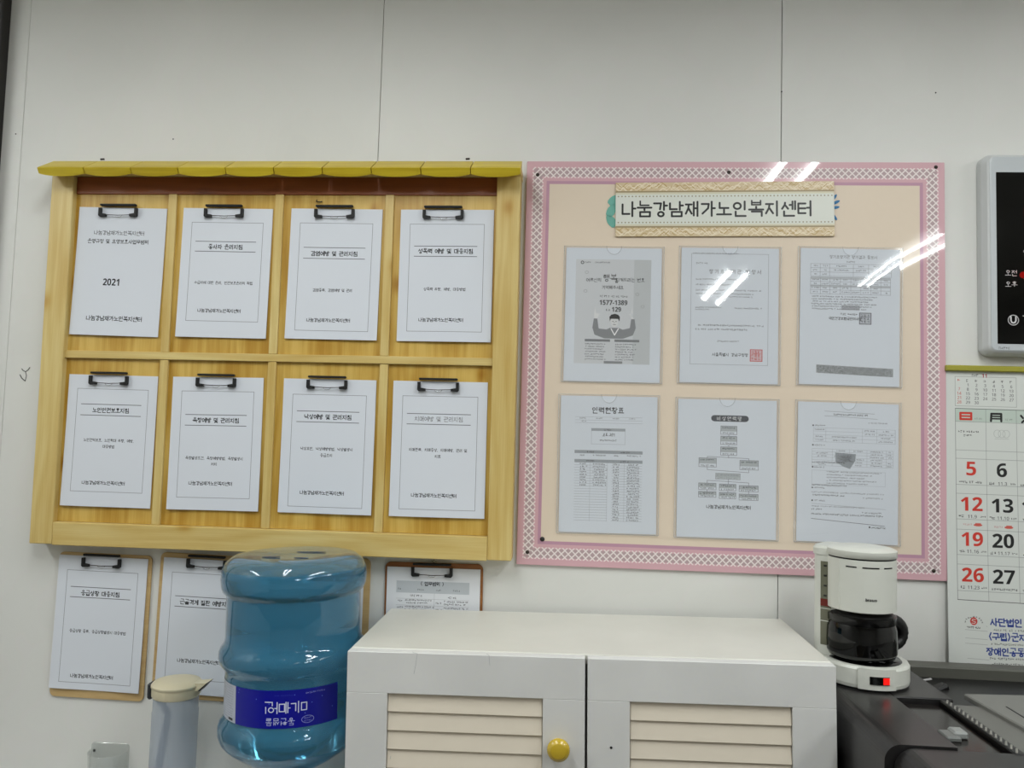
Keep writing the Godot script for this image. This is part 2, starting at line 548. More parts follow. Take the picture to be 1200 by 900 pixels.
func materials() -> void:
	M.wall = mat(Color(1, 1, 1), .55, 0., noise_tex(.004, Color(.845, .845, .825), Color(.875, .873, .855), 3))
	M.wall.uv1_scale = Vector3(.8, .8, 1)
	M.gap = mat(Color(.55, .53, .49), .9)
	M.ceil = mat(Color(.86, .86, .84), .9)
	M.floor = mat(Color(.42, .39, .35), .5)
	M.darktrim = mat(Color(.1, .085, .075), .5)
	M.black = mat(Color(.035, .035, .035), .35)
	M.clip = mat(Color(.02, .02, .022), .65)
	M.steel = mat(Color(.75, .75, .75), .25, 1.)
	M.screw = mat(Color(.25, .22, .2), .4, .8)
	M.rust = mat(Color(.2, .13, .09), .6, .3)
	M.stile = mat(Color(1, 1, 1), .42, 0., wood(Color(.85, .77, .52), Color(.76, .63, .34), 5, .45))
	M.panel = mat(Color(1, 1, 1), .4, 0., wood(Color(.83, .7, .37), Color(.69, .52, .17), 9, .8))
	M.toprail_shaded = mat(Color(1, 1, 1), .4, 0., wood(Color(.6, .33, .17), Color(.47, .24, .11), 12, .4))  # red-brown wood, with the roof's shade put into its dark tone
	M.yellow = mat(Color(1, 1, 1), .38, 0., wood(Color(.84, .75, .2), Color(.72, .61, .1), 15, .4))
	for k in ["stile", "panel", "toprail_shaded", "yellow"]:
		M[k].uv1_scale = Vector3(.9, 3.2, 1)
	M.boardlight = mat(Color(1, 1, 1), .5, 0., wood(Color(.8, .69, .49), Color(.7, .57, .37), 21, .3))
	M.boardlight.uv1_scale = Vector3(2, 2, 1)
	M.boardlight.uv1_offset = Vector3(.5, .5, 0)
	M.boardbrown = mat(Color(1, 1, 1), .5, 0., wood(Color(.62, .4, .18), Color(.48, .28, .11), 22, .3))
	M.boardbrown.uv1_scale = Vector3(2, 2, 1)
	M.boardbrown.uv1_offset = Vector3(.5, .5, 0)
	M.film = clear(Color(1, 1, 1, .04), .03)
	M.filmedge = clear(Color(.85, .87, .89, .18), .2)
	M.cab = mat(Color(1, 1, 1), .42, 0., noise_tex(.01, Color(.84, .84, .83), Color(.87, .87, .86), 31))
	M.cabtop = mat(Color(1, 1, 1), .38, 0., noise_tex(.01, Color(.82, .815, .78), Color(.85, .845, .81), 32))
	M.slat = mat(Color(.88, .84, .77), .5)
	M.knob = mat(Color(.78, .66, .18), .25)
	M.knob.clearcoat_enabled = true
	M.knob.clearcoat = .6
	M.knob.clearcoat_roughness = .1


# one lamp: a white housing on the ceiling with two glowing tubes, each tube with its own light
func lamp(x: float, z: float, label: String, along_x := false) -> void:
	var t := thing("ceiling_light", label, "lamp", Vector3(x, CEIL, z), "twin tube ceiling lights")
	if along_x: t.rotation.y = PI / 2
	var st := begin()
	add_box(st, Vector3(0, -.02, 0), Vector3(.24, .04, 1.26), .004)
	part("housing", done(st), mat(Color(.9, .9, .9), .5), t)
	for s in [-1, 1]:
		var g := mat(Color(1, 1, 1), .4)
		g.emission_enabled = true
		g.emission = Color(.985, 1, 1)
		g.emission_energy_multiplier = 6.0
		part("tube", tube([Vector3(.06 * s, -.062, -.59), Vector3(.06 * s, -.062, .59)], .014, 12), g, t)
		for e in [-1, 1]:
			part("socket", box(Vector3(.03, .045, .012), .003), mat(Color(.85, .85, .85), .5), t, Vector3(.06 * s, -.06, .598 * e))
		var l := AreaLight3D.new()
		l.name = "tube_light"
		l.area_size = Vector2(.03, 1.18)
		l.light_color = Color(.985, 1, 1)
		l.light_energy = LAMP
		l.area_range = 12.0
		l.area_attenuation = 2.0
		l.shadow_enabled = true
		t.add_child(l, true)
		l.position = Vector3(.06 * s, -.08, 0)
		l.rotation = Vector3(-PI / 2, 0, 0)

const LAMP := .645
func lamps() -> void:
	lamp(.85, 1.25, "twin tube ceiling light above the pink board")
	lamp(-.57, 1.25, "twin tube ceiling light above the wooden notice board")
	lamp(-1.99, 1.25, "twin tube ceiling light beyond the dark door jamb")
	lamp(2.27, 1.25, "added unseen twin tube ceiling light past the wall clock")  # added out of view to brighten the clock end of the wall
	lamp(1.03, 3.8, "twin tube ceiling light deep in the room in line with the pink board")
	lamp(1.9, 2.9, "twin tube ceiling light over the clock side of the room")

func room() -> void:
	var L := -2.4
	var Rr := 3.4
	var B := 6.2
	var wall := structure("wall_back", box(Vector3(Rr - L + .2, CEIL - FLOOR, .1), .0005), M.gap, Vector3((L + Rr) / 2, (CEIL + FLOOR) / 2, -.0645))
	# painted wall panels with open joints
	var xs := [L, -1.3104, -.4503, .4547, 1.36, 2.265, Rr]
	for i in xs.size() - 1:
		var wd: float = xs[i + 1] - xs[i] - (.0016 if i > 1 else .0009)
		part("panel", box(Vector3(wd, CEIL - FLOOR, .0145), .0006, 1, Vector2(i * .37, 0)), M.wall, wall, Vector3((xs[i] + xs[i + 1]) / 2, (CEIL + FLOOR) / 2, -.00725) - wall.position)
	# pencil scribble and nail holes on the paint
	var sc := begin()
	add_tube(sc, [P(25.5, 432), P(27, 434), P(30, 435.5), P(33, 433.5), P(35, 430.5)], .0011, 5)
	add_tube(sc, [P(30, 436), P(31, 440), P(29.5, 447)], .0009, 5)
	add_tube(sc, [P(23.5, 439), P(25.5, 443), P(29, 446)], .0012, 5)
	part("scribble", done(sc), mat(Color(.3, .3, .29), .8), wall, -wall.position)
	for q in [[18.5, 157], [916, 107.5], [1096.5, 108.7], [1177, 313], [203, 163]]:
		part("nail_hole", lathe([[Vector2(0, .0006), Vector2(.0016, .0006), Vector2(.0016, 0)]], 8), M.black, wall, P(q[0], q[1]) - wall.position, Vector3(PI / 2, 0, 0))
	structure("floor", box(Vector3(Rr - L + .2, .1, B + .1), .001), M.floor, Vector3((L + Rr) / 2, FLOOR - .05, B / 2 - .05))
	structure("ceiling", box(Vector3(Rr - L + .2, .1, B + .1), .001), M.ceil, Vector3((L + Rr) / 2, CEIL + .05, B / 2 - .05))
	structure("wall_left", box(Vector3(.1, CEIL - FLOOR, B), .001), M.wall, Vector3(L - .05, (CEIL + FLOOR) / 2, B / 2))
	structure("wall_right", box(Vector3(.1, CEIL - FLOOR, B), .001), M.wall, Vector3(Rr + .05, (CEIL + FLOOR) / 2, B / 2))
	structure("wall_front", box(Vector3(Rr - L + .2, CEIL - FLOOR, .1), .001), M.wall, Vector3((L + Rr) / 2, (CEIL + FLOOR) / 2, B + .05))
	# dark door jamb at the edge of the wall
	structure("trim_1", box(Vector3(.12, CEIL - FLOOR, .03), .002, 1), M.darktrim, Vector3(-1.418, (CEIL + FLOOR) / 2, .0155))

# the point of the wall plane (offset z) that a pixel of the photograph looks at
func P(x: float, y: float, z := 0.0) -> Vector3:
	var b := Basis.from_euler(Vector3(deg_to_rad(3.612), deg_to_rad(4.1507), deg_to_rad(1.640)))
	var d := b * Vector3((x - 600) / 928.16, (450 - y) / 928.16, -1)
	return Vector3(0, 0, 1.7527) + d * ((z - 1.7527) / d.z)

# a black wire clip: plate, top bar, two corner pieces and the wire between them
func clip_parts(parent: Node3D, at: Vector3, turn := 0.0) -> Node3D:
	var t := Node3D.new()
	t.name = "clip"
	parent.add_child(t, true)
	t.position = at; t.rotation.z = turn
	part("bar", slab(.085, .0048, .002, 0, .007, .001), M.clip, t, Vector3(0, .0032, .001))
	for s in [-1, 1]:
		var o := PackedVector2Array([Vector2(0, 0), Vector2(.0062, 0), Vector2(.0062, -.0125), Vector2(.0175, -.0142), Vector2(.0175, -.0195), Vector2(.003, -.0205), Vector2(0, -.0175)])
		if s > 0:
			for k in o.size(): o[k].x = -o[k].x
			o.reverse()
		o.reverse()
		part("corner", loft([[o, 0.0], [o, .006]]), M.clip, t, Vector3(.0455 * s, -.0036, .001))
	part("wire", tube([Vector3(-.03, -.0192, .004), Vector3(0, -.0205, .0045), Vector3(.03, -.0192, .004)], .0009, 6), M.screw, t)
	var arc := []
	for k in 9:
		var a := PI + PI * k / 8
		arc.append(Vector3(.0085 * cos(a), -.0205 + .0042 * sin(a), .0035))
	part("thumb_loop", tube(arc, .0005, 5), M.steel, t)
	return t

const CENTRE := "나눔강남재가노인복지센터"
const INK := Color(.09, .09, .1)
# box top, box bottom, line 1, line 2, title y, body ys, footer y are millimetres down the sheet
func notice(title: String, body: Array, top: float, bottom: float, l1: float, l2: float, ty: float, bys: Array, fy: float, faint := false) -> StandardMaterial3D:
	var p := Pen.new(210, 297, 2.6, Color(.845, .862, .888))
	p.box(22, top, 167, bottom - top, .55, INK, .85)
	for y in [l1, l2]:
		p.line(33, y, 174, y, 1.1, INK, .9)
	p.hangul(title, 104, ty, 10.2, .09 if faint else .135, Color(.4, .4, .42) if faint else INK)
	for k in body.size():
		p.hangul(body[k], 104, bys[k], minf(6.6, 150.0 / maxf(body[k].length(), 1)), .1, INK)
	p.hangul(CENTRE, 98, fy, 7.9, .125, INK)
	return mat(Color(1, 1, 1), .85, 0., p.tex())

func wooden_frame() -> void:
	var z1 := .05
	var C := Vector3(-.6544, .1442, 0)
	var ang := deg_to_rad(.19)
	var t := thing("wooden_notice_board", "large varnished pine notice board with eight panels under a yellow shingle roof", "notice board", C, "", Vector3(0, 0, ang))
	# back panels, one for each sheet
	var vx := [-.4875, -.2545, -.0055, .2465, .4865]
	var hy := [-.367, .0095, .395]
	var pz := .034
	for r in 2:
		for c in 4:
			var w: float = vx[c + 1] - vx[c]
			var h: float = hy[r + 1] - hy[r]
			part("back_panel", box(Vector3(w - .0008, h - .0008, .012), .0004, 1, Vector2(rng.randf_range(.25, .8), .156 + rng.randf_range(-.03, .03))), M.panel, t, Vector3((vx[c] + vx[c + 1]) / 2, (hy[r] + hy[r + 1]) / 2, pz - .006))
	for r in 2:
		for c in [1, 2, 3]:
			var y0: float = hy[r] if r == 0 else hy[1] + .0085
			var y1: float = hy[1] - .0085 if r == 0 else .3798
			part("divider", box(Vector3(.0188, y1 - y0 - .0008, .007), .0008, 1, Vector2(rng.randf_range(.3, .75), rng.randf_range(.02, .28))), M.stile, t, Vector3(vx[c], (y0 + y1) / 2, pz + .0036))
	part("middle_rail", box(Vector3(.9735, .017, .0085), .0008, 0, Vector2(.54, .22)), M.stile, t, Vector3(-.0005, hy[1], pz + .0044))
	for s in [-1, 1]:
		part("stile", box(Vector3(.052, .836, z1), .0015, 1, Vector2(.52, .16 + s * .1)), M.stile, t, Vector3(s * .5127, .002, z1 / 2))
	part("bottom_rail", box(Vector3(.9725, .051, z1), .0015, 0, Vector2(.53, .1)), M.stile, t, Vector3(0, -.3925, z1 / 2 - .0004))
	part("top_rail", box(Vector3(.9725, .04, .0375), .001, 0, Vector2(.53, .15)), M.toprail_shaded, t, Vector3(0, .4, .01875))
	# roof: ten yellow shingles with a bowed lower edge, sloping forward
	for k in 10:
		var st := begin()
		var x0 := -.5415 + k * .1083
		var n := 12
		var cut := []
		for i in n + 1:
			var u := float(i) / n
			var x := x0 + .0011 + (.1083 - .0022) * u
			var bow := 1.0 - pow(absf(2. * u - 1.), 2.6)
			# cross-section: wall top, upper front edge, front top, front bottom, back bottom; the side edges run a little askew
			cut.append([Vector3(x, .4545, .045), Vector3(x, .4225 + .0012 * bow, .0975), Vector3(x, .4205, .0995 + .0014 * bow), Vector3(x, .4095 - .0058 * bow, .0925 - .001 * bow), Vector3(x, .437, .045)])
		var off := Vector2(-x0 + rng.randf_range(.05, .9), .02 * k)
		for i in n:
			var A: Array = cut[i]
			var Bq: Array = cut[i + 1]
			face(st, [A[0], A[1], Bq[1], Bq[0]], Vector3(0, .9, .5), 0, off)
			face(st, [A[1], A[2], Bq[2], Bq[1]], Vector3(0, .5, .9), 0, off)
			face(st, [A[2], A[3], Bq[3], Bq[2]], Vector3(0, 0, 1), 0, off)
			face(st, [A[3], A[4], Bq[4], Bq[3]], Vector3(0, -.9, -.4), 0, off)
			face(st, [A[4], A[0], Bq[0], Bq[4]], Vector3(0, 0, -1), 0, off)
		face(st, cut[0], Vector3(-1, 0, 0))
		face(st, cut[n], Vector3(1, 0, 0))
		part("shingle", done(st), M.yellow, t)
	part("roof_board", box(Vector3(1.08, .02, .048), .001, 0), M.stile, t, Vector3(0, .4305, .0245))
	for q in [[121, 185.5], [549, 186.5]]:
		var e := P(q[0], q[1], .02) - C
		part("hanging_screw", tube([e + Vector3(-.0045, -.001, 0), e + Vector3(.0045, -.001, .001)], .0022, 8), M.screw, t)
	# clips and sheets
	var rows := [
		# x, y at z = .02 (fitted), turn, clip offset, label
		[-1.0407, .3473, -.76, -.0085, "sheet dated 2021 without a border line, clipped in the wooden frame"],
		[-.7894, .3478, -.25, -.0075, "staff ethics notice sheet clipped in the wooden frame beside the 2021 sheet"],
		[-.5356, .3487, -.25, -.004, "infection prevention notice sheet clipped in the wooden frame under the small wall hook"],
		[-.2816, .349, .3, -.0085, "sexual violence prevention notice sheet clipped in the wooden frame's upper row by the pink board"],
		[-1.0378, -.0412, -.12, -.008, "elder rights protection notice sheet clipped in the wooden frame below the 2021 sheet"],
		[-.79, -.04, .58, -.0025, "bedsore prevention notice sheet clipped in the wooden frame's lower row above the water bottle"],
		[-.5337, -.0386, .09, -.005, "fall prevention notice sheet clipped in the wooden frame's lower row"],
		[-.2839, -.0376, .28, -.004, "dementia prevention notice sheet with pale grey title in the wooden frame"]]
	var p1 := Pen.new(210, 297, 2.6, Color(.845, .862, .888))
	p1.hangul(CENTRE, 100, 59, 9.5, .1, Color(.2, .2, .21))
	p1.hangul("운영규정 및 요양보호사업무범위", 99, 79, 9.2, .115, Color(.15, .15, .16))
	p1.latin("2021", 90, 174, 16, INK, true, .88)
	p1.hangul(CENTRE, 104, 258, 10.4, .13, INK)
	var faces := [
		mat(Color(1, 1, 1), .85, 0., p1.tex()),
		notice("종사자 윤리지침", ["수급자에 대한 윤리, 인권보호윤리의 확립"], 33, 260, 77, 100, 89, [172], 236),
		notice("감염예방 및 관리지침", ["감염종류, 감염예방 및 관리"], 33, 278, 89, 114, 102.5, [186], 254),
		notice("성폭력 예방 및 대응지침", ["성폭력 유형, 예방, 대응방법"], 33, 275, 83, 106, 94, [180], 249),
		notice("노인인권보호지침", ["노인권익보호, 노인학대 유형, 예방,", "대응방법"], 32, 264, 67, 92, 80, [148, 162], 244),
		notice("욕창예방 및 관리지침", ["욕창발생조건, 욕창예방방법, 욕창발생시", "처치"], 32, 270, 85, 109, 97, [182, 195], 238),
		notice("낙상예방 및 관리지침", ["낙상요인, 낙상예방방법, 낙상발생시", "응급조치"], 35, 283, 72, 96, 84, [155, 169], 252),
		notice("치매예방 및 관리지침", ["치매분류, 치매증상, 치매예방, 관리 및", "치료"], 33, 281, 72, 95, 83, [151, 165], 250, true)]
	var s := (1.7527 - .0375) / (1.7527 - .02)
	for k in 8:
		var q: Array = rows[k]
		var at := Vector3(q[0] * s, q[1] * s, pz + .0006)
		var turn := deg_to_rad(q[2])
		single("notice_sheet", sheet(.2085, .295, .0018, .0035, .0012, 0., k * 1.7), faces[k], q[4], "notice", at, "notice sheets clipped in the wooden frame", Vector3(0, 0, turn))
		var top := at + Vector3(q[3], .1475, 0).rotated(Vector3.BACK, turn)
		var loc := (top - C).rotated(Vector3.BACK, -ang)
		clip_parts(t, Vector3(loc.x, loc.y + .0015, pz + .0038))
	var hk := P(375, 237, pz) - C
	part("hook", tube([hk + Vector3(-.006, .005, 0), hk + Vector3(-.006, 0, .004), hk + Vector3(.004, -.001, .004), hk + Vector3(.007, .001, .003)], .0012, 6), M.black, t)

# ------------------------------------------------------------------ pink board
func pink_board() -> void:
	var C := Vector3(.3471, .1658, .001)
	var W := 907.
	var H := 897.
	var p := Pen.new(W, H, 1.6, Color(.89, .82, .74))
	var pink := Color(.83, .66, .69)
	var mauve := Color(.74, .56, .64)
	var cell := Color(.71, .615, .62)
	var lace := Color(.93, .885, .88)
	for j in p.h:
		var y := (j + .5) / p.s
		var edge := int(53 * p.s)
		var across := range(p.w) if minf(y, H - y) < 53.0 else range(edge) + range(p.w - edge, p.w)
		for i: int in across:
			var x := (i + .5) / p.s
			var ex := minf(x, W - x)
			var ey := minf(y, H - y)
			var e := minf(ex, ey)
			if e > 52.0: continue
			var c := pink
			if e > 45.0 and e <= 52.0:
				c = mauve
			var v := e - 25.5
			if absf(v) < 13.6:
				var u := x if ey < ex else y
				var g0 := absf(fposmod((u + v) / 15.0, 1.0) - .5) * 15.0
				var g1 := absf(fposmod((u - v) / 15.0, 1.0) - .5) * 15.0
				var g := minf(g0, g1)
				if absf(v) < 12.6 or g > 5.2:
					if g < 1.8 and absf(v) < 12.9: c = lace
					elif absf(v) < 11.5 - 0.0 and g > 1.8: c = cell if absf(v) < 9.5 else pink
			var k := (j * p.w + i) * 3
			p.d[k] = c.r8; p.d[k + 1] = c.g8; p.d[k + 2] = c.b8
	var m := mat(Color(1, 1, 1), .5, 0., p.tex())
	m.clearcoat_enabled = true
	m.clearcoat = 1.0
	m.clearcoat_roughness = .03
	m.heightmap_enabled = true
	m.heightmap_texture = height_tex(.07, 41)
	m.heightmap_scale = .045
	var t := thing("pink_notice_board", "square laminated notice board with pink lace-print border and cream middle", "notice board", C, "", Vector3(0, 0, deg_to_rad(.05)))
	part("printed_panel", slab(.907, .897, .002, 0, .006, .0006, true), m, t)
	for q in [[-.4292, .4176], [-.0066, .425], [.4353, .4381], [-.4301, -.4215], [.4259, -.4281]]:
		part("screw", lathe([[Vector2(0, .0022), Vector2(.0028, .0016), Vector2(.0042, 0)]], 12), M.screw, t, Vector3(q[0], q[1], .006), Vector3(PI / 2, 0, 0))
	part("black_pin", lathe([[Vector2(0, .004), Vector2(.004, .003), Vector2(.0052, 0)]], 14), M.black, t, Vector3(-.3982, -.3922, .006), Vector3(PI / 2, 0, 0))
	# title strip
	var b := Pen.new(473, 121, 2.6, Color(.86, .87, .835))
	var sand := Color(.83, .75, .6)
	var br := Color(.62, .55, .4)
	for y in [0., 99.]:
		b.rect(0, y, 473, 22, sand)
		var x := -8.
		while x < 480:
			for k in 3:
				var o := Vector2(x + b.r.randf_range(-4, 4), y + b.r.randf_range(3, 19))
				var pts := []
				for i in 7:
					pts.append(o + Vector2(i * 4.0, 4.5 * sin(i * 1.0 + x)))
				b.path(pts, 1.6, Color(.93, .88, .78) if k else Color(.72, .6, .38), .8)
			x += 13.0
	b.rect(0, 19.5, 473, 3.2, br); b.rect(0, 98, 473, 3.2, br)
	b.rect(0, 22.7, 473, 4.0, Color(.84, .82, .72)); b.rect(0, 94, 473, 4.0, Color(.84, .82, .72))
	for k in 61:
		b.disc(6 + k * 7.7, 31.5, 1.7, 1.5, Color(.6, .56, .45)); b.disc(6 + k * 7.7, 90, 1.7, 1.5, Color(.6, .56, .45))
	b.hangul(CENTRE, 13, 60, 31.5, .13, Color(.07, .07, .07), true, false, 1.1)
	var bt := thing("title_strip", "ornate cream title strip with black lettering fixed on the pink board", "sign", Vector3(.3471 - .0175, .1658 + .3410, .0078), "", Vector3(0, 0, deg_to_rad(.75)))
	part("printed_strip", slab(.473, .1215, .001, 0, .004, .0004, true), mat(Color(1, 1, 1), .45, 0., b.tex()), bt)
	# sticker leaves peeping out at its ends
	var teal := mat(Color(.42, .68, .62), .5)
	for q in [[-.246, -.002, 1.1], [-.245, -.026, 2.2], [-.2405, .022, .7]]:
		var o := PackedVector2Array()
		for k in 14:
			var a := TAU * k / 14
			o.append(Vector2(.016 * cos(a) * (1. + .15 * cos(3 * a)), .0095 * sin(a)).rotated(q[2]))
		part("teal_leaf", loft([[o, 0.0], [o, .0008]]), teal, bt, Vector3(q[0], q[1], -.0003))
	var blue := mat(Color(.05, .42, .62), .5)
	for q in [[.2365, .024, .9], [.24, .014, .45], [.2385, .003, .15], [.2365, -.0165, -.9]]:
		var o := PackedVector2Array()
		for k in 12:
			var a := TAU * k / 12
			o.append(Vector2(.0105 * cos(a), .0033 * sin(a)).rotated(q[2]))
		part("blue_petal", loft([[o, 0.0], [o, .0008]]), blue, bt, Vector3(q[0], q[1], -.0003))
	pockets()

func table_rows(p: Pen, x: float, y: float, cols: Array, rows: int, rh: float, a := .5, fill := .8, hgt := 3.2) -> void:
	var w := 0.
	for c in cols: w += c
	for r in rows + 1:
		p.line(x, y + r * rh, x + w, y + r * rh, .45, INK, a)
	var cx := x
	for c in cols:
		p.line(cx, y, cx, y + rows * rh, .45, INK, a)
		for r in rows:
			if p.r.randf() < fill:
				var wd: float = c * p.r.randf_range(.35, .8)
				p.tiny(cx + (c - wd) / 2, y + r * rh + (rh - hgt) / 2, wd, hgt, INK, .7)
		cx += c
	p.line(cx, y, cx, y + rows * rh, .45, INK, a)

func pocket_prints() -> Array:
	var out := []
	var paper := Color(.82, .84, .87)
	# 1: hotline poster with a person in a plain jacket, arms raised
	var p := Pen.new(210, 297, 2.6, paper)
	p.rect(22, 26, 165, 232, Color(.78, .79, .8))
	p.rect(150, 26, 37, 232, Color(.73, .74, .75))
	p.ring(36, 33, 3, 3, 1.4, INK)
	p.tiny(42, 31, 14, 3.5, INK); p.tiny(64, 31, 34, 3.5, INK)
	p.hangul("어르신의", 62, 72, 8, .1, INK)
	p.hangul("행복", 98, 67, 15, .1, Color(.25, .25, .25))
	p.hangul("을", 112, 74, 7, .1, INK)
	p.hangul("지켜드리는 번호", 142, 71, 8, .1, INK)
	p.hangul("기억해주세요", 104, 88, 7.5, .1, INK)
	p.tiny(76, 106, 60, 4.2, INK, .8)
	p.latin("1577-1389", 106, 122, 11, Color(.08, .08, .08), true, .9)
	p.tiny(90, 136, 9, 5, INK, .8)
	p.latin("129", 113, 137, 10.5, Color(.08, .08, .08), true, .9)
	var robe := Color(.5, .51, .52)
	p.poly(PackedVector2Array([Vector2(64, 158), Vector2(71, 156), Vector2(75, 180), Vector2(92, 182), Vector2(100, 178), Vector2(118, 178), Vector2(128, 182), Vector2(143, 178), Vector2(146, 156), Vector2(153, 158), Vector2(156, 178), Vector2(150, 194), Vector2(128, 202), Vector2(88, 202), Vector2(66, 194), Vector2(61, 178)]), robe)
	for h in [[68, 146, 4], [149, 146, -4]]:
		p.poly(PackedVector2Array([Vector2(h[0] - 3, 158), Vector2(h[0] - 4, 148), Vector2(h[0] - 2, 132), Vector2(h[0], 146), Vector2(h[0] + 9 * signf(h[2]), 147), Vector2(h[0] + 3, 158)]), Color(.83, .83, .83))
	p.disc(109, 165, 8, 11, Color(.82, .82, .82))
	p.poly(PackedVector2Array([Vector2(99, 164), Vector2(98, 154), Vector2(102, 149), Vector2(110, 147), Vector2(117, 149), Vector2(121, 154), Vector2(120, 164), Vector2(117, 158), Vector2(101, 158)]), Color(.1, .1, .1))
	p.line(104.5, 164, 107, 164, .9, INK); p.line(111.5, 164, 114, 164, .9, INK); p.line(109, 165, 108.5, 168, .6, INK, .5); p.line(106.5, 171, 112, 171, .9, INK, .7)
	p.path([Vector2(102, 180), Vector2(110, 194), Vector2(118, 180)], 2.2, Color(.92, .92, .92))
	for q in [[44, 97], [46, 55], [158, 103], [170, 130]]:
		p.ring(q[0], q[1], 3.5, 3, .7, Color(.5, .5, .5), .6)
	p.rect(45, 204, 55, 5, Color(.45, .46, .47)); p.rect(110, 204, 54, 5, Color(.45, .46, .47))
	for k in 7:
		p.tiny(46 + (k % 2), 213 + k * 5.6, 44 - (k * 3) % 9, 3.2, INK, .8)
		p.tiny(112, 213 + k * 5.6, 44 - (k * 5) % 9, 3.2, INK, .8)
	p.rect(88, 252, 40, 5, Color(.5, .51, .52))
	out.append(p)
	# 2: certificate with a red seal
	p = Pen.new(210, 297, 2.6, paper)
	p.box(22, 13, 166, 244, .5, INK, .5)
	p.tiny(25, 11, 100, 2.6, INK, .7)
	p.tiny(32, 32, 26, 4, INK, .6)
	p.hangul("장기요양기관 지정서", 118, 52, 9, .09, Color(.3, .3, .32), false, false, 1.35)
	p.tiny(32, 68, 105, 3.4, INK, .65); p.tiny(32, 80, 80, 3.4, INK, .65)
	p.tiny(32, 92, 142, 3.4, INK, .6); p.tiny(32, 100, 122, 3.4, INK, .6); p.tiny(75, 106, 78, 3.4, INK, .6)
	p.tiny(32, 130, 55, 3.4, INK, .7); p.tiny(32, 135, 30, 3, INK, .7); p.tiny(115, 131, 60, 3.6, INK, .7)
	p.tiny(36, 169, 140, 4, INK, .75); p.tiny(32, 178, 112, 4, INK, .75)
	p.tiny(80, 204, 46, 3.6, INK, .6)
	p.hangul("서울특별시 강남구청장", 108, 235, 6.6, .1, INK, false, false, 1.12)
	seal(p, 151, 223, 25, Color(.72, .24, .22))
	out.append(p)
	# 3: notification with tables, black seal and a grey bar at the foot
	p = Pen.new(210, 297, 2.6, paper)
	p.hangul("장기요양기관 평가결과 통보서", 112, 18, 6.8, .08, Color(.35, .35, .36))
	p.tiny(98, 27, 18, 4, INK, .55)
	table_rows(p, 22, 34, [20, 20, 50, 32, 48], 3, 9, .55, .75)
	table_rows(p, 22, 64, [21, 20, 22, 22, 21, 21, 21, 20], 4, 9, .6, .8)
	p.rect(22, 63, 168, 5, Color(.6, .61, .63), .5); p.rect(22, 80, 168, 5, Color(.6, .61, .63), .5)
	for k in 6:
		p.tiny(24 + (k % 3), 104 + k * 5.4, 140 - (k * 11) % 30, 3.2, INK, .75)
	p.rect(88, 124, 38, 10, Color(.5, .5, .52), .6)
	p.tiny(86, 141, 36, 4.5, INK, .9)
	p.hangul("국민건강보험공단이사장", 96, 153, 6, .12, INK)
	seal(p, 126, 140, 24, Color(.3, .3, .32))
	var bar := Color(.62, .63, .64)
	p.poly(PackedVector2Array([Vector2(36, 254), Vector2(197, 259), Vector2(197, 277), Vector2(36, 272)]), bar)
	for k in 1500:
		var bx := 37 + p.r.randf() * 158
		p.rect(bx, 255 + (bx - 36) * .031 + p.r.randf() * 16.5, .7, .7, Color(.35, .36, .37), .55)
	out.append(p)
	# 4: staff table
	p = Pen.new(210, 297, 2.6, paper)
	p.hangul("인력현황표", 104, 31, 12.6, .12, Color(.12, .12, .13), false, false, 1.12)
	for y in [46, 53, 59]:
		p.line(32, y, 178, y, .4, INK, .4)
	for k in 4:
		p.tiny(42 + k * 36, 47.5, 14, 3, INK, .6)
	p.tiny(44, 54, 12, 3, INK, .6)
	p.rect(68, 71, 73, 5.5, Color(.6, .62, .64)); p.tiny(96, 72, 14, 3.6, INK, .9)
	p.box(68, 71, 73, 34, .4, INK, .4)
	p.tiny(92, 80.5, 26, 7.4, Color(.25, .25, .26), .9, 0.)
	p.tiny(86, 95, 38, 3.6, INK, .85)
	for y in [119, 139]:
		p.rect(32, y, 147, 6.5, Color(.58, .6, .62)); p.tiny(58, y + 1.5, 18, 3.6, INK, .95); p.tiny(132, y + 1.5, 18, 3.6, INK, .95)
	p.tiny(44, 128, 10, 3.4, INK, .7); p.tiny(72, 128, 28, 3.4, INK, .7); p.tiny(118, 128, 10, 3.4, INK, .7); p.tiny(146, 128, 28, 3.4, INK, .7)
	for k in 22:
		var y := 146 + k * 5.7
		p.line(32, y + 5.2, 103, y + 5.2, .4, INK, .45); p.line(113, y + 5.2, 178, y + 5.2, .4, INK, .45)
		if k < 9:
			p.tiny(44, y + 1, 12, 3.6, INK, .8); p.tiny(72, y + 1, 28, 3.6, INK, .75)
		p.tiny(116, y + 1, 12, 3.6, INK, .8); p.tiny(146, y + 1, 27, 3.6, INK, .75)
	for x in [66, 103, 140]:
		p.line(x, 146, x, 272, .4, INK, .35)
	out.append(p)
	# 5: emergency contact chart
	p = Pen.new(210, 297, 2.6, paper)
	p.rect(78, 34, 66, 13, Color(.27, .28, .3)); p.disc(78, 40.5, 7, 6.6, Color(.27, .28, .3)); p.disc(144, 40.5, 7, 6.6, Color(.27, .28, .3))
	p.hangul("비상연락망", 111, 40.5, 8.6, .1, Color(.88, .88, .88), false, false, 1.3)
	var boxes := [[92, 57, 34, 18], [92, 79, 34, 18], [92, 102, 34, 18], [46, 127, 37, 19], [133, 130, 39, 20], [82, 159, 52, 13], [46, 181, 37, 14], [90, 182, 35, 14], [132, 184, 40, 13], [46, 199, 37, 12], [90, 200, 35, 13], [132, 202, 40, 13]]
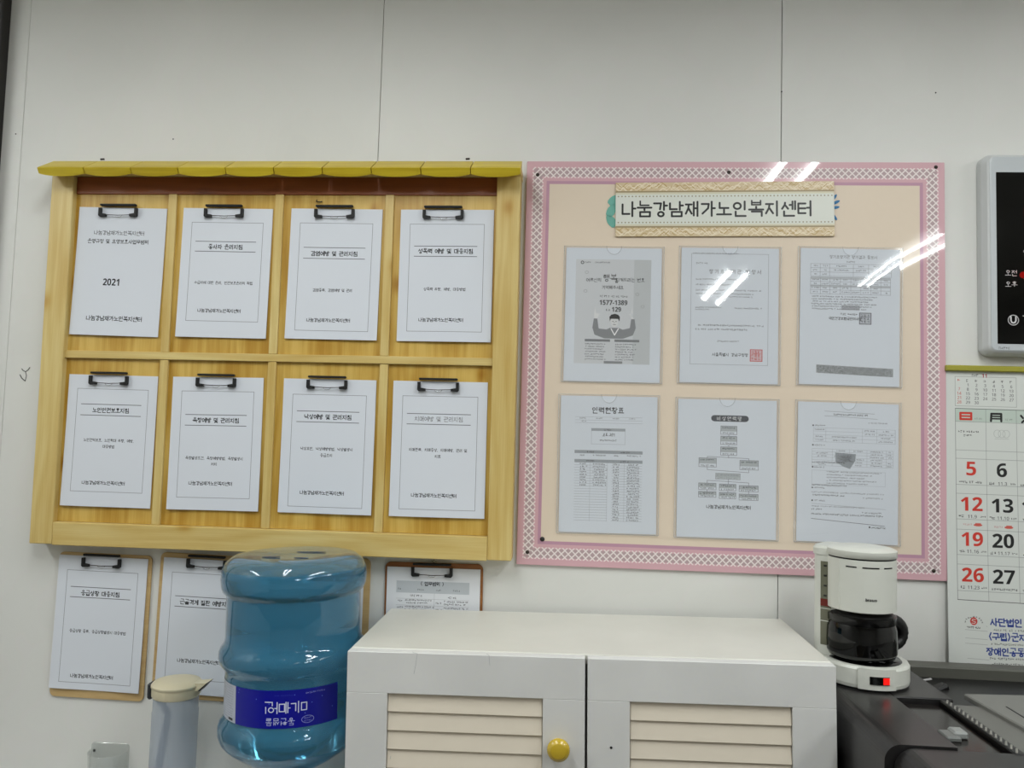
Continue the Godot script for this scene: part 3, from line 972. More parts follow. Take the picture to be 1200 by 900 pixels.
	for q in boxes:
		p.rect(q[0], q[1], q[2], q[3] * .62, Color(.66, .68, .69))
		p.box(q[0], q[1], q[2], q[3], .6, INK, .8)
		p.tiny(q[0] + 3, q[1] + 2, q[2] - 6, 3.6, INK, .8)
		p.tiny(q[0] + 4, q[1] + q[3] - 4.6, q[2] - 8, 3.4, INK, .75)
	p.rect(82, 159, 52, 13, Color(.66, .68, .69), .7)
	for q in [[109, 75, 109, 79], [109, 97, 109, 102], [109, 120, 109, 126], [64, 123.5, 152, 126], [64, 123.5, 64, 127], [152, 126, 152, 130], [64, 146, 64, 152], [64, 152, 152, 156], [152, 150, 152, 156], [64, 175, 152, 178], [64, 175, 64, 181], [109, 172, 109, 182], [152, 178, 152, 184], [64, 195, 64, 199], [108, 196, 108, 200], [152, 197, 152, 202]]:
		p.line(q[0], q[1], q[2], q[3], .6, INK, .8)
	p.hangul(CENTRE, 110, 231, 7.4, .13, INK)
	out.append(p)
	# 6: report with small tables
	p = Pen.new(210, 297, 2.6, paper)
	p.line(56, 19, 160, 22, .5, INK, .6); p.line(56, 29, 166, 33, .5, INK, .6)
	p.tiny(75, 24, 72, 4.2, INK, .9)
	p.tiny(146, 40, 40, 3, INK, .6)
	for y in [49, 91, 138, 182, 209]:
		p.rect(31, y, 2.6, 2.6, INK, .85); p.tiny(36, y - .4, 22, 3.4, INK, .6)
	table_rows(p, 33, 55, [26, 76, 30, 38, 0], 4, 7.5, .3, .7, 2.8)
	table_rows(p, 31, 100, [42, 36, 36, 40, 14], 6, 6, .3, .6, 2.6)
	p.poly(PackedVector2Array([Vector2(79, 107), Vector2(122, 109), Vector2(121, 123), Vector2(110, 141), Vector2(95, 136), Vector2(80, 126)]), Color(.5, .52, .54), .8)
	for k in 70:
		p.line(82 + p.r.randf() * 36, 110 + p.r.randf() * 18, 84 + p.r.randf() * 36, 110 + p.r.randf() * 18, .3, INK, .25)
	p.tiny(31, 127, 66, 3.6, INK, .85)
	for k in 5:
		p.tiny(62, 147 + k * 6, 112 - (k * 17) % 40, 3, INK, .6)
	p.box(31, 146, 152, 30, .4, INK, .3)
	p.tiny(31, 176, 74, 3.4, INK, .85)
	p.tiny(31, 191, 150, 3.2, INK, .5); p.tiny(31, 197, 70, 3.4, INK, .85); p.tiny(138, 200, 40, 3.2, INK, .55)
	p.line(31, 217, 184, 224, .4, INK, .5); p.tiny(31, 221, 110, 3, INK, .55)
	p.tiny(31, 227, 22, 3.4, INK, .8); p.tiny(136, 231, 40, 3.4, INK, .75)
	p.tiny(31, 237, 148, 3.8, INK, .9)
	p.line(31, 249, 182, 259, .8, INK, .8)
	p.rect(150, 261, 3, 3, INK, .9); p.tiny(155, 261, 30, 4, INK, .9)
	out.append(p)
	return out

func seal(p: Pen, x: float, y: float, w: float, c: Color) -> void:
	p.rect(x, y, w, w, c, .25)
	p.box(x, y, w, w, 1.5, c, .95)
	for r in 3:
		for k in 3:
			p.tiny(x + 2.5 + k * (w - 4) / 3, y + 2.5 + r * (w - 4) / 3, (w - 6) / 3, (w - 6) / 3.4, c, .95, 0.)
	p.line(x + 3, y + w * .36, x + w - 3, y + w * .36, 1.2, c, .6)
	p.line(x + w * .5, y + 3, x + w * .5, y + w - 3, 1.2, c, .6)

func pockets() -> void:
	var prints := pocket_prints()
	var spots := [[.0915, .27, -.05], [.3441, .2728, -.1], [.5994, .2743, -.47], [.0882, -.0589, .36], [.3422, -.0602, .08], [.5957, -.0605, -.48]]
	var what := ["clear plastic pocket holding the hotline poster", "clear plastic pocket holding the certificate with red seal", "clear plastic pocket holding the table letter with dark seal", "clear plastic pocket holding the staff table", "clear plastic pocket holding the emergency contact chart", "clear plastic pocket behind the coffee maker's lid"]
	var sheets := ["grey hotline poster with number 1577-1389 and a person raising both arms", "certificate letter with a red square seal on the pink board", "letter with fine tables, dark square seal and grey bar on pink board", "staff table sheet headed by five large letters on pink board", "emergency contact chart with dark rounded heading on pink board", "dense report sheet with small grey map on the pink board"]
	# front film with a thumb notch
	var W := .22
	var H := .3028
	var o := PackedVector2Array([Vector2(-W / 2, -H / 2), Vector2(W / 2, -H / 2), Vector2(W / 2, H / 2)])
	var nc := []
	for k in 17:
		var a := PI * k / 16
		var q := Vector2(.0165 * cos(a), H / 2 - .0185 * sin(a))
		o.append(q)
		nc.append(Vector3(q.x, q.y, .0032))
	o.append(Vector2(-W / 2, H / 2))
	for k in 6:
		var s: Array = spots[k]
		var at := Vector3(s[0], s[1], .0078)
		var turn := Vector3(0, 0, deg_to_rad(s[2]))
		var t := thing("document_pocket", what[k], "pocket", at, "clear pockets on the pink board", turn)
		part("back_film", box(Vector3(W, H, .0006), .0001), M.film, t, Vector3(0, 0, .0003))
		part("front_film", film(W, H, k), M.film, t)
		part("notch_edge", tube(nc, .0006, 6), M.filmedge, t)
		var e := begin()
		for q in [[-1, 0], [1, 0]]:
			add_box(e, Vector3(q[0] * W / 2, 0, .002), Vector3(.0016, H, .0036), .0004)
		add_box(e, Vector3(0, -H / 2, .002), Vector3(W, .0018, .0036), .0004)
		add_box(e, Vector3(0, H / 2 - .0004, .001), Vector3(W, .0008, .0014), .0003)
		part("welded_edge", done(e), M.filmedge, t)
		single("pocket_sheet", sheet(.21, .297, .0003, 0., 0., .0, k), mat(Color(1, 1, 1), .8, 0., prints[k].tex()), sheets[k], "document", at + Vector3(0, -.001, .0012), "documents in the clear pockets", turn)

# front film of a pocket: a thin sheet, a little bowed, with a half-round notch at the top
func film(W: float, H: float, k: int) -> ArrayMesh:
	var st := begin()
	st.set_smooth_group(1)
	var nx := 24
	var ny := 24
	var zf := func(u: float, v: float) -> float:
		var bow: float = [.0014, .0003, .0007, .0014, .0014, .0014][k] * sin(u * PI) * sin(v * PI)
		return .0034 + bow + (.00008 if k == 1 else .0003) * sin(u * 7. + v * 5. + k) * sin(v * PI) + .00002 * sin(u * 23. - v * 31. + k)
	for j in ny:
		for i in nx:
			var u0 := float(i) / nx
			var u1 := float(i + 1) / nx
			var top := H / 2
			var q := []
			for e in [[u0, j], [u1, j], [u1, j + 1], [u0, j + 1]]:
				var x: float = (e[0] - .5) * W
				var cut := 0.0
				if absf(x) < .0165:
					cut = .0185 * sqrt(maxf(0., 1. - pow(x / .0165, 2)))
				var v := float(e[1]) / ny
				var y: float = (top - cut) - v * (H - cut)
				q.append(Vector3(x, y, zf.call(e[0], .5 - y / H)))
			for n in [0, 1, 2, 0, 2, 3]:
				st.set_uv(Vector2.ZERO)
				st.add_vertex(q[n])
	return done(st)

# ------------------------------------------------------------------ clipboards under the frame
func clipboard(at: Vector3, turn: float, m: Material, label: String, w := .219, h := .322, group := "") -> Node3D:
	var t := thing("clipboard", label, "clipboard", at, group, Vector3(0, 0, deg_to_rad(turn)))
	part("board", slab(w, h, .012, .001, .0045, .0008), m, t)
	return t

func clipboards() -> void:
	var g := "clipboards hanging under the wooden frame"
	var a := clipboard(Vector3(-1.0402, -.458, .001), -.5, M.boardlight, "pale clipboard with fully visible emergency sheet below the wooden frame", .2195, .322, g)
	clip_parts(a, Vector3(-.004, .155, .0088))
	single("clipped_sheet", sheet(.209, .296, .0016, .002, .001, 0., 2.), notice("응급상황 대응지침", ["응급상황 종류, 응급상황발생시 대응방법"], 33, 282, 70, 93, 83, [168], 267), "emergency response sheet on the pale clipboard left of the water jug", "notice", Vector3(-1.0437, -.4517, .0065), "sheets on the lower clipboards", Vector3(0, 0, deg_to_rad(-.7)))
	var b := clipboard(Vector3(-.802, -.4495, .001), -.9, M.boardlight, "pale clipboard partly hidden behind the water bottle and jug lid", .2195, .319, g)
	clip_parts(b, Vector3(.001, .1535, .0088))
	single("clipped_sheet", sheet(.209, .296, .0016, .002, .001, 0., 4.), notice("근골격계 질환 예방지침", [], 32, 266, 84, 107, 96, [], 225), "musculoskeletal illness sheet half hidden by the blue water bottle", "notice", Vector3(-.7985, -.4487, .0065), "sheets on the lower clipboards", Vector3(0, 0, deg_to_rad(-1.0)))
	var c := clipboard(Vector3(-.5385, -.4455, .001), 0., M.boardlight, "pale clipboard almost wholly hidden behind the water bottle, edge showing by cabinet", .2195, .322, g)
	clip_parts(c, Vector3(0, .155, .0088))
	single("clipped_sheet", sheet(.2, .29, .0016, .002, .001, 0., 5.), mat(Color(.845, .862, .888), .85), "white sheet hidden behind the upper part of the water bottle", "notice", Vector3(-.5425, -.447, .0065), "sheets on the lower clipboards")
	var d := clipboard(Vector3(-.2855, -.449, .001), .6, M.boardbrown, "brown hardboard clipboard sticking up behind the white cabinet", .217, .322, g)
	clip_parts(d, Vector3(-.003, .156, .0088))
	part("hanging_ring", tube([Vector3(-.004, .165, .006), Vector3(0, .1685, .006), Vector3(.004, .165, .006), Vector3(0, .162, .006)], .0012, 6, true), M.steel, d)
	var p := Pen.new(210, 297, 2.6, Color(.86, .87, .885))
	p.rect(22, 30, 164, 26, Color(.72, .74, .76))
	p.hangul("( 업무범위 )", 103, 35, 8.4, .13, INK)
	p.tiny(26, 46, 8, 4, INK, .8); p.tiny(70, 47, 16, 4, INK, .5); p.tiny(112, 47, 10, 4, INK, .5); p.tiny(150, 47, 16, 4, INK, .6)
	p.tiny(54, 60, 24, 4.4, INK, .85); p.tiny(136, 62, 24, 4.4, INK, .85)
	for k in 14:
		p.tiny(24, 72 + k * 14.5, 14, 4, INK, .8); p.tiny(42, 70 + k * 14.5, 62, 4, INK, .8); p.tiny(42, 76 + k * 14.5, 50, 4, INK, .75)
		p.tiny(112, 75 + k * 14.5, 10, 4, INK, .8); p.tiny(130, 71 + k * 14.5, 55, 4, INK, .8); p.tiny(130, 77 + k * 14.5, 50, 4, INK, .75)
		p.line(22, 69 + k * 14.5, 186, 69 + k * 14.5, .4, INK, .35)
	p.line(108, 56, 108, 270, .4, INK, .4)
	single("clipped_sheet", sheet(.2065, .292, .0014, .002, .0008, 0., 1.), mat(Color(1, 1, 1), .85, 0., p.tex()), "duty table sheet on the brown clipboard behind the white cabinet", "notice", Vector3(-.2862, -.4445, .0065), "sheets on the lower clipboards", Vector3(0, 0, deg_to_rad(.4)))

# ------------------------------------------------------------------ clock and calendar
func clock() -> void:
	var w := .56
	var h := .43
	var x0 := .8715
	var t := thing("digital_clock", "white framed digital wall clock with black display and red numerals", "clock", Vector3(x0 + w / 2, .41, .001))
	var shell := mat(Color(.78, .79, .79), .35)
	part("body", loft([[rrect(w + .004, h + .004, .02), 0.0], [rrect(w + .004, h + .004, .02), .018], [rrect(w - .008, h - .008, .016), .031], [rrect(w - .014, h - .014, .014), .034]], Rect2(), false), shell, t)
	part("bezel", loft([[rrect(w - .016, h - .016, .012), .034], [rrect(w - .016, h - .016, .012), .0352], [rrect(w - .02, h - .02, .01), .0358]], Rect2()), mat(Color(.74, .76, .77), .3), t)
	var sw := .52
	var sh := .366
	var p := Pen.new(sw * 1000, sh * 1000, 2.2, Color(.012, .012, .014))
	var wt := Color(.82, .82, .82)
	p.hangul("오전", 29, 216, 11.8, .1, wt)
	p.hangul("오후", 29, 240, 11.8, .1, wt)
	p.hangul("일", 60, 172, 12.5, .1, wt)
	p.ring(32, 316, 10.5, 10.5, 1.8, wt, .9)
	p.path([Vector2(27, 309), Vector2(27, 317), Vector2(29, 321), Vector2(32, 322), Vector2(35, 321), Vector2(37, 317), Vector2(37, 309)], 3.2, wt)
	p.hangul("강남", 50, 314, 18, .1, wt, true)
	var face := mat(Color(1, 1, 1), .06, 0., p.tex())
	part("display", slab(sw, sh, .001, 0, .0006, 0., true), face, t, Vector3(0, -.0095, .0356))
	var b := Pen.new(30, 8, 6, Color(.74, .76, .77))
	b.tiny(2, 1.5, 24, 5, Color(.25, .25, .25), .9, 0.)
	part("maker_mark", slab(.03, .008, .0005, 0, .0003, 0., true), mat(Color(1, 1, 1), .3, 0., b.tex()), t, Vector3(-.2445, -.2015, .0357))
	var red := mat(Color(.9, .05, .05), .4)
	red.emission_enabled = true
	red.emission = Color(1, .06, .05)
	red.emission_energy_multiplier = 1.6
	part("indicator_lamp", lathe([[Vector2(0, .0012), Vector2(.0022, .001), Vector2(.0032, 0)]], 14), red, t, Vector3(-sw / 2 + .058, sh / 2 - .0095 - .218, .0362), Vector3(PI / 2, 0, 0))
	# first numeral of the display
	var dim := mat(Color(.5, .02, .04), .5)
	dim.emission_enabled = true
	dim.emission = Color(1, .05, .08)
	dim.emission_energy_multiplier = .35
	for q in [[0, .05, 0], [0, -.05, 0], [-.032, .027, 1], [-.032, -.027, 1], [.032, .027, 1], [.032, -.027, 1]]:
		part("numeral_segment", slab(.05 if q[2] == 0 else .011, .011 if q[2] == 0 else .046, .004, 0, .0008), dim, t, Vector3(-sw / 2 + .094 + q[0], sh / 2 - .0095 - .125 + q[1], .0362))
	var glow := OmniLight3D.new()
	glow.name = "indicator_glow"
	glow.light_color = Color(1, .06, .05); glow.light_energy = .0006; glow.light_size = .004; glow.shadow_enabled = true
	t.add_child(glow)
	glow.position = Vector3(-sw / 2 + .058, sh / 2 - .0095 - .218, .042)

func calendar() -> void:
	var W := .5
	var H := .632
	var t := thing("wall_calendar", "large white wall calendar with olive top bar and red and black numerals", "calendar", Vector3(.80 + W / 2, .169 - H / 2, .004), "", Vector3(0, 0, 0))
	part("top_bar", slab(W + .004, .0125, .002, 0, .009, .002), mat(Color(.62, .6, .2), .35), t, Vector3(0, H / 2 - .002, .001))
	var p := Pen.new(W * 1000, H * 1000, 2.4, Color(.83, .84, .82))
	var red := Color(.8, .2, .14)
	var blk := Color(.06, .06, .06)
	var blue := Color(.1, .2, .52)
	var kx := 1.76
	var ky := 1.785
	var X := func(px: float) -> float: return (px - 1109.) * kx
	var Y := func(py: float) -> float: return (py - 430.) * ky
	var gl: float = X.call(1120.3)
	var cw := 35.3 * kx
	# small month
	p.box(gl, Y.call(441.), 71 * kx, 35 * ky, .5, blk, .5)
	p.latin("11", X.call(1154.5), Y.call(439.3), 8, Color(.6, .2, .22), true)
	p.tiny(X.call(1140.), Y.call(437.6), 12, 5, blk, .8, 0.)
	var day := 0
	for r in 6:
		for c in 7:
			var x: float = X.call(1125. + c * 10.1)
			var y: float = Y.call(445.3 + r * 5.2 + c * .22)
			if r == 0:
				p.tiny(x - 3, y - 3, 6, 6, red if c == 0 else blk, .7, 0.)
			else:
				day = (r - 1) * 7 + c
				if day > 0 and day < 31:
					p.latin(str(day), x, y, 6.2, Color(.75, .35, .3) if c == 0 else Color(.3, .3, .3))
	# heading band
	p.rect(gl, Y.call(479.), W * 1000, 15.5 * ky, Color(.74, .79, .75))
	var hx: float = X.call(1132.5)
	var hyy: float = Y.call(488.)
	for c in 7:
		var cx := hx + c * cw
		var cy := hyy + c * .35 * ky
		var k := red if c == 0 else blk
		match c:
			0:
				p.box(cx - 11, cy - 6.5, 22, 13, 4.4, k); p.line(cx - 11, cy, cx + 11, cy, 3.4, k)
			1:
				p.path([Vector2(cx - 11, cy + 8.5), Vector2(cx - 10, cy - 7), Vector2(cx + 10, cy - 7), Vector2(cx + 10, cy + 8.5)], 4.2, k); p.line(cx - 10, cy - 1.6, cx + 10, cy - 1.6, 3, k); p.line(cx - 10, cy + 3.4, cx + 10, cy + 3.4, 3, k)
			2:
				p.line(cx, cy - 9, cx - 1, cy, 4, k); p.line(cx - 1, cy, cx - 10, cy + 9, 4, k); p.line(cx - 1, cy, cx + 11, cy + 9, 4, k); p.line(cx - 12, cy - 5, cx - 8, cy, 4, k); p.line(cx + 11, cy - 6, cx + 6, cy, 4, k)
			_:
				p.tiny(cx - 11, cy - 8, 22, 16, k, 1., 0.)
		p.tiny(cx + 18, cy + 3, 14, 4, Color(.45, .5, .45), .8)
	p.line(gl, Y.call(479.), 500, Y.call(481.), .9, blk, .8)
	# grid
	for y in [494.5, 528.3, 538.3, 569., 579.5, 609.5, 621.5, 651., 662., 692.5]:
		p.line(gl, Y.call(y), 500, Y.call(y) + 4.5, .6, Color(.35, .36, .36), .75)
	p.line(gl, Y.call(703.), 500, Y.call(703.) + 9, 1., blk, .9)
	for c in 8:
		var x := gl + c * cw
		p.line(x, Y.call(479.), x, Y.call(703.) + c * 1.3, .8 if c == 0 else .5, Color(.3, .3, .3), .75)
	p.tiny(gl + 6, Y.call(505.), 42, 4.6, blk, .8); p.tiny(gl + 14, Y.call(509.6), 18, 4.6, blk, .8)
	for k in 3:
		p.ring(gl + cw + 32 + (k - 1) * 9, Y.call(508.), 7, 8, .8, Color(.6, .62, .6), .6)
	p.line(gl + cw + 18, Y.call(514.), gl + cw + 46, Y.call(514.), .8, Color(.6, .62, .6), .6)
	var lun := {5: "", 6: "11.3", 12: "11.9", 13: "11.10", 19: "11.16", 20: "11.17", 26: "11.23", 27: ""}
	for r in 4:
		for c in 7:
			var n := 5 + r * 7 + c
			if n > 31: break
			var yc: float = Y.call([550., 591.5, 632.5, 674.][r] + 1.5 * c * .55)
			var xc: float = gl + c * cw + cw * .5
			p.latin(str(n), xc, yc, 29., red if c == 0 else (blue if c == 6 else blk), true, 1.08)
			var yl: float = Y.call([566., 606.3, 647., 688.5][r] + c * .9)
			if lun.get(n, "") != "":
				p.latin(lun[n], xc + 1, yl, 7., Color(.2, .2, .2), false, 1.05)
				p.tiny(gl + c * cw + 5, yl - 3, 9, 6, blk, .8, 0.); p.tiny(gl + c * cw + cw - 14, yl - 2, 11, 4, blk, .7, 0.)
			else:
				p.tiny(gl + c * cw + 6, yl - 2.5, cw - 12, 5, blk, .75)
	for c in 2:
		p.tiny(gl + c * cw + 13, Y.call(614.5) + c * 3, 18, 4, Color(.75, .4, .38), .6)
		p.disc(gl + c * cw + 43, Y.call(616.) + c * 3, 9, 2.6, red, .75); p.rect(gl + c * cw + 38, Y.call(613.8) + c * 3, 11, 2, red, .6)
	# foot: red emblem and the blue names
	var ex: float = X.call(1138.)
	var ey: float = Y.call(727.)
	p.disc(ex, ey, 7.2, 8, Color(.76, .2, .17))
	p.path([Vector2(ex + 4, ey - 3.4), Vector2(ex - 2, ey - 4), Vector2(ex - 3.5, ey - 1), Vector2(ex + 3.5, ey + 1.5), Vector2(ex + 2, ey + 4.5), Vector2(ex - 4, ey + 4)], 1.3, Color(.83, .84, .82))
	for k in 9:
		var a := PI + PI * (k + .5) / 9
		p.tiny(ex + 17 * cos(a) - 1.5, ey + 2 + 13 * sin(a), 3.4, 3.6, blk, .85, 0.)
	p.tiny(ex - 14, ey + 11, 27, 4.2, blk, .95, 0.)
	var lx: float = X.call(1156.5)
	p.hangul("사단법인 나눔", lx, Y.call(727.), 15., .165, blue, true, false, 1.08)
	p.tiny(lx + 4, Y.call(734.5), 120, 4.4, blk, .6)
	p.hangul("(구립)군자어린이집", lx - 4, Y.call(743.4), 14.5, .165, blue, true, false, 1.05)
	p.tiny(lx, Y.call(750.8), 120, 4.4, blk, .6)
	p.hangul("장애인공동생활가정", lx - 9, Y.call(760.5), 14.5, .165, blue, true, false, 1.06)
	p.tiny(lx - 2, Y.call(767.), 130, 4.4, blk, .7); p.tiny(lx + 2, Y.call(773.), 130, 4.4, blk, .7)
	for q in [[732., 1152.], [737., 1128.], [746.5, 1128.], [752.5, 1128.], [769.5, 1130.], [775., 1130.]]:
		p.line(X.call(q[1]), Y.call(q[0]), lx - 6 if q[0] < 760. else lx - 4, Y.call(q[0]) + 1.5, .5, Color(.4, .4, .4), .7)
	part("month_sheet", sheet(W, H, .0012, .009, .0015, 0., 0.), mat(Color(1, 1, 1), .6, 0., p.tex()), t)

# ------------------------------------------------------------------ cabinet
func cabinet() -> void:
	var back := .02
	var front := .338
	var w := .834
	var xc := .0405
	var top := -.3795
	var t := thing("louvred_cabinet", "white wooden cabinet with two louvred doors and one yellow knob", "cabinet", Vector3(xc, top, 0), "", Vector3(0, 0, deg_to_rad(1.0)))
	var hgt := .62
	var dep := front - back
	part("top_panel", box(Vector3(w, .018, dep), .0015, 0), M.cabtop, t, Vector3(0, -.009, back + dep / 2))
	for s in [-1, 1]:
		part("side_panel", box(Vector3(.018, hgt - .02, dep - .002), .001, 1), M.cab, t, Vector3(s * (w / 2 - .0095), -.02 - (hgt - .02) / 2 + .001, back + dep / 2))
	part("middle_panel", box(Vector3(.018, hgt - .02, dep - .02), .001, 1), M.cab, t, Vector3(0, -.02 - (hgt - .02) / 2 + .001, back + dep / 2 - .01))
	part("back_board", box(Vector3(w - .04, hgt - .02, .006), .001, 1), M.cab, t, Vector3(0, -.02 - (hgt - .02) / 2, back + .004))
	part("base_board", box(Vector3(w - .04, .06, .018), .001, 0), M.cab, t, Vector3(0, -hgt + .032, front - .03))
	part("shelf", box(Vector3(w - .04, .018, dep - .04), .001, 0), M.cab, t, Vector3(0, -hgt * .5, back + dep / 2 - .01))
	# doors
	var dw := .4155
	var dh := .6
	for s in [-1, 1]:
		var d := Node3D.new()
		d.name = "door"
		t.add_child(d, true)
		d.position = Vector3(s * (dw / 2 + .0022), -.0015, front + .0105)
		var sl := .072
		var rail := .0705
		var m: Material = M.cab
		part("top_rail", box(Vector3(dw, rail, .02), .0008, 0), m, d, Vector3(0, -rail / 2, 0))
		part("bottom_rail", box(Vector3(dw, rail, .02), .0008, 0), m, d, Vector3(0, -dh + rail / 2, 0))
		for e in [-1, 1]:
			part("stile", box(Vector3(sl, dh - 2 * rail - .0003, .0199), .0005, 1), m, d, Vector3(e * (dw / 2 - sl / 2), -dh / 2, 0))
		var y := -rail - .014
		var n := 0
		while y > -dh + rail + .012:
			part("slat", box(Vector3(dw - 2 * sl - .001, .038, .006), .0015, 0), M.slat, d, Vector3(0, y, .0015), Vector3(deg_to_rad(-8), 0, 0))
			y -= .0318
			n += 1
		if s < 0:
			var kp := Vector3(dw / 2 - .0445, -.1475, .01)
			part("knob", lathe([[Vector2(0, .0285), Vector2(.0095, .0283), Vector2(.0128, .0274)], [Vector2(.0128, .0274), Vector2(.0136, .0268), Vector2(.0185, .0235), Vector2(.0195, .0195), Vector2(.0178, .0145), Vector2(.011, .009), Vector2(.0095, .004), Vector2(.012, 0)]], 32), M.knob, d, kp, Vector3(PI / 2, 0, 0))
		else:
			part("knob_hole", lathe([[Vector2(0, .0006), Vector2(.0022, .0006), Vector2(.0022, 0)]], 12), M.black, d, Vector3(-dw / 2 + .0405, -.1475, .01), Vector3(PI / 2, 0, 0))
	var stand := thing("cabinet_stand", "plain white stand under the louvred cabinet", "stand", Vector3(xc + .012, FLOOR, .18))
	var sh := top - hgt - FLOOR - .008
	part("top", box(Vector3(.82, .03, .3), .003), M.cab, stand, Vector3(0, sh - .015, 0))
	for sx in [-1, 1]:
		for sz in [-1, 1]:
			part("leg", box(Vector3(.04, sh - .03, .04), .003, 1), M.cab, stand, Vector3(sx * .37, (sh - .03) / 2, sz * .12))
	# paint cracks on the left door and chips
	var ck := mat(Color(.66, .67, .67), .8)
	for q in [[[483, 764], [489, 766], [487, 780], [485, 790]], [[570, 766], [573, 768], [574, 780]], [[452, 876], [454, 880]], [[458, 886], [457, 890]]]:
		var pts := []
		for e in q:
			pts.append((P(e[0], e[1], front + .0205) - t.position).rotated(Vector3.BACK, -deg_to_rad(1.0)))
		part("paint_crack", tube(pts, .0003, 5), ck, t)

# ------------------------------------------------------------------ water bottle, dispenser, jug, table
func water() -> void:
	var C := Vector3(-.518, 0, .205)
	var water_m := mat(Color(.4, .71, .83, .08), .04)
	water_m.refraction_enabled = true
	water_m.refraction_scale = .033
	water_m.transparency = BaseMaterial3D.TRANSPARENCY_ALPHA
	var shell := clear(Color(.22, .5, .63, .36), .06)
	var tilt := Vector3(0, 0, deg_to_rad(1.6))
	var b := thing("water_bottle", "large blue water bottle upside down on the dispenser", "bottle", Vector3(C.x, -.705, C.z), "", tilt)
	b.scale = Vector3(1.004, .985, 1.004)
	var prof := [Vector2(0, -.236), Vector2(.06, -.2365), Vector2(.1, -.235), Vector2(.117, -.2375), Vector2(.13, -.2475), Vector2(.1365, -.262), Vector2(.1382, -.278), Vector2(.137, -.293), Vector2(.1335, -.302), Vector2(.1285, -.3065), Vector2(.1268, -.312), Vector2(.1268, -.352), Vector2(.1272, -.3885), Vector2(.129, -.399), Vector2(.1345, -.407), Vector2(.1385, -.4155), Vector2(.139, -.427), Vector2(.1365, -.436), Vector2(.131, -.4425), Vector2(.1272, -.448), Vector2(.126, -.456), Vector2(.126, -.532), Vector2(.128, -.54), Vector2(.134, -.5475), Vector2(.1375, -.557), Vector2(.1375, -.571), Vector2(.134, -.583), Vector2(.126, -.594), Vector2(.112, -.606), Vector2(.09, -.622), Vector2(.06, -.64), Vector2(.034, -.652), Vector2(.028, -.662), Vector2(.028, -.70), Vector2(0, -.70)]
	for i in prof.size(): prof[i].y += .70
	part("shell", lathe([prof], 72), shell, b)
	# the water stands up into the collar
	var wet := [Vector2(0, .442), Vector2(.132, .442), Vector2(.1348, .4405)]
	for q in prof:
		if q.y < .4395: wet.append(Vector2(maxf(q.x - .0018, 0.), q.y + (.002 if q.y < .05 else 0.)))
	part("water", lathe([wet.slice(0, 2), wet.slice(1)], 72), water_m, b)
	# label, printed upside down as the bottle stands on its neck
	var lp := Pen.new(300, 68, 3.2, Color(.02, .05, .58))
	var wt := Color(.85, .87, .92)
	lp.rect(0, 0, 95, 68, Color(.72, .74, .79))
	for k in 14:
		lp.tiny(8, 3 + k * 4.4, 78, 2.6, Color(.35, .37, .45), .7)
	lp.rect(70, 61, 16, 4, Color(.1, .1, .15))
	lp.hangul("미네마인", 200, 31, 19.5, .1, wt, false, true, 1.0)
	lp.hangul("동원샘물", 190, 56, 11.5, .09, wt, false, true, 1.16)
	lp.ring(240, 55, 11, 6.5, .9, wt, .7); lp.tiny(233, 51, 14, 3, wt, .8, 0.); lp.tiny(233, 56, 14, 3, wt, .8, 0.)
	lp.tiny(236, 6, 36, 3.4, wt, .8); lp.tiny(180, 8, 34, 2.6, Color(.35, .4, .75), .8)
	for k in 16:
		lp.disc(102 + lp.r.randf() * 190, 4 + lp.r.randf() * 60, 1., 1., Color(.4, .5, .85))
	var ls := begin()
	ls.set_smooth_group(3)
	var y0 := -.4635 + .70
	var y1 := -.5315 + .70
	for k in 40:
		var a0 := deg_to_rad(-76 + 134. * k / 40)
		var a1 := deg_to_rad(-76 + 134. * (k + 1) / 40)
		var q := [Vector3(.1267 * sin(a0), y0, .1267 * cos(a0)), Vector3(.1267 * sin(a1), y0, .1267 * cos(a1)), Vector3(.1267 * sin(a1), y1, .1267 * cos(a1)), Vector3(.1267 * sin(a0), y1, .1267 * cos(a0))]
		var uv := [Vector2(k / 40., 0), Vector2((k + 1) / 40., 0), Vector2((k + 1) / 40., 1), Vector2(k / 40., 1)]
		for n in [0, 1, 2, 0, 2, 3]:
			ls.set_uv(uv[n]); ls.add_vertex(q[n])
	part("label", done(ls), mat(Color(1, 1, 1), .3, 0., lp.tex()), b)
	# embossed marks on the bottle's base
	var mk := mat(Color(.1, .2, .3), .4)
	for q in [[-.03, .05, .018, .007], [.03, .055, .014, .006], [.025, -.02, .03, .006]]:
		var o := PackedVector2Array()
		for k in 14:
			o.append(Vector2(q[2] * cos(TAU * k / 14), q[3] * sin(TAU * k / 14)))
		part("moulded_mark", loft([[o, 0.0], [o, .0008]]), mk, b, Vector3(q[0], .4645, q[1]), Vector3(-PI / 2, 0, 0))
	# dispenser under it
	var d := thing("water_dispenser", "white water dispenser carrying the blue bottle beside the cabinet", "dispenser", Vector3(C.x, FLOOR, C.z))
	var top := -.706 - FLOOR
	var white := mat(Color(.85, .86, .86), .35)
	part("body", box(Vector3(.27, top - .03, .28), .012, 1), white, d, Vector3(-.01, (top - .03) / 2, 0))
	part("collar", lathe([[Vector2(.04, .028), Vector2(.1, .03), Vector2(.112, .024)], [Vector2(.112, .024), Vector2(.115, 0)]], 40), white, d, Vector3(0, top - .031, 0))
	part("drip_tray", box(Vector3(.2, .02, .06), .004), M.black, d, Vector3(-.01, .42, .168))
	for s in [-1, 1]:
		part("tap", box(Vector3(.03, .05, .05), .008), mat(Color(.1, .2, .7) if s < 0 else Color(.7, .1, .1), .3), d, Vector3(-.01 + s * .05, .66, .164))
	# side table, out of sight, that carries the jug
	var tb := thing("side_table", "low white side table under the water jug", "table", Vector3(-1.0, FLOOR, .24))
	var th := .70
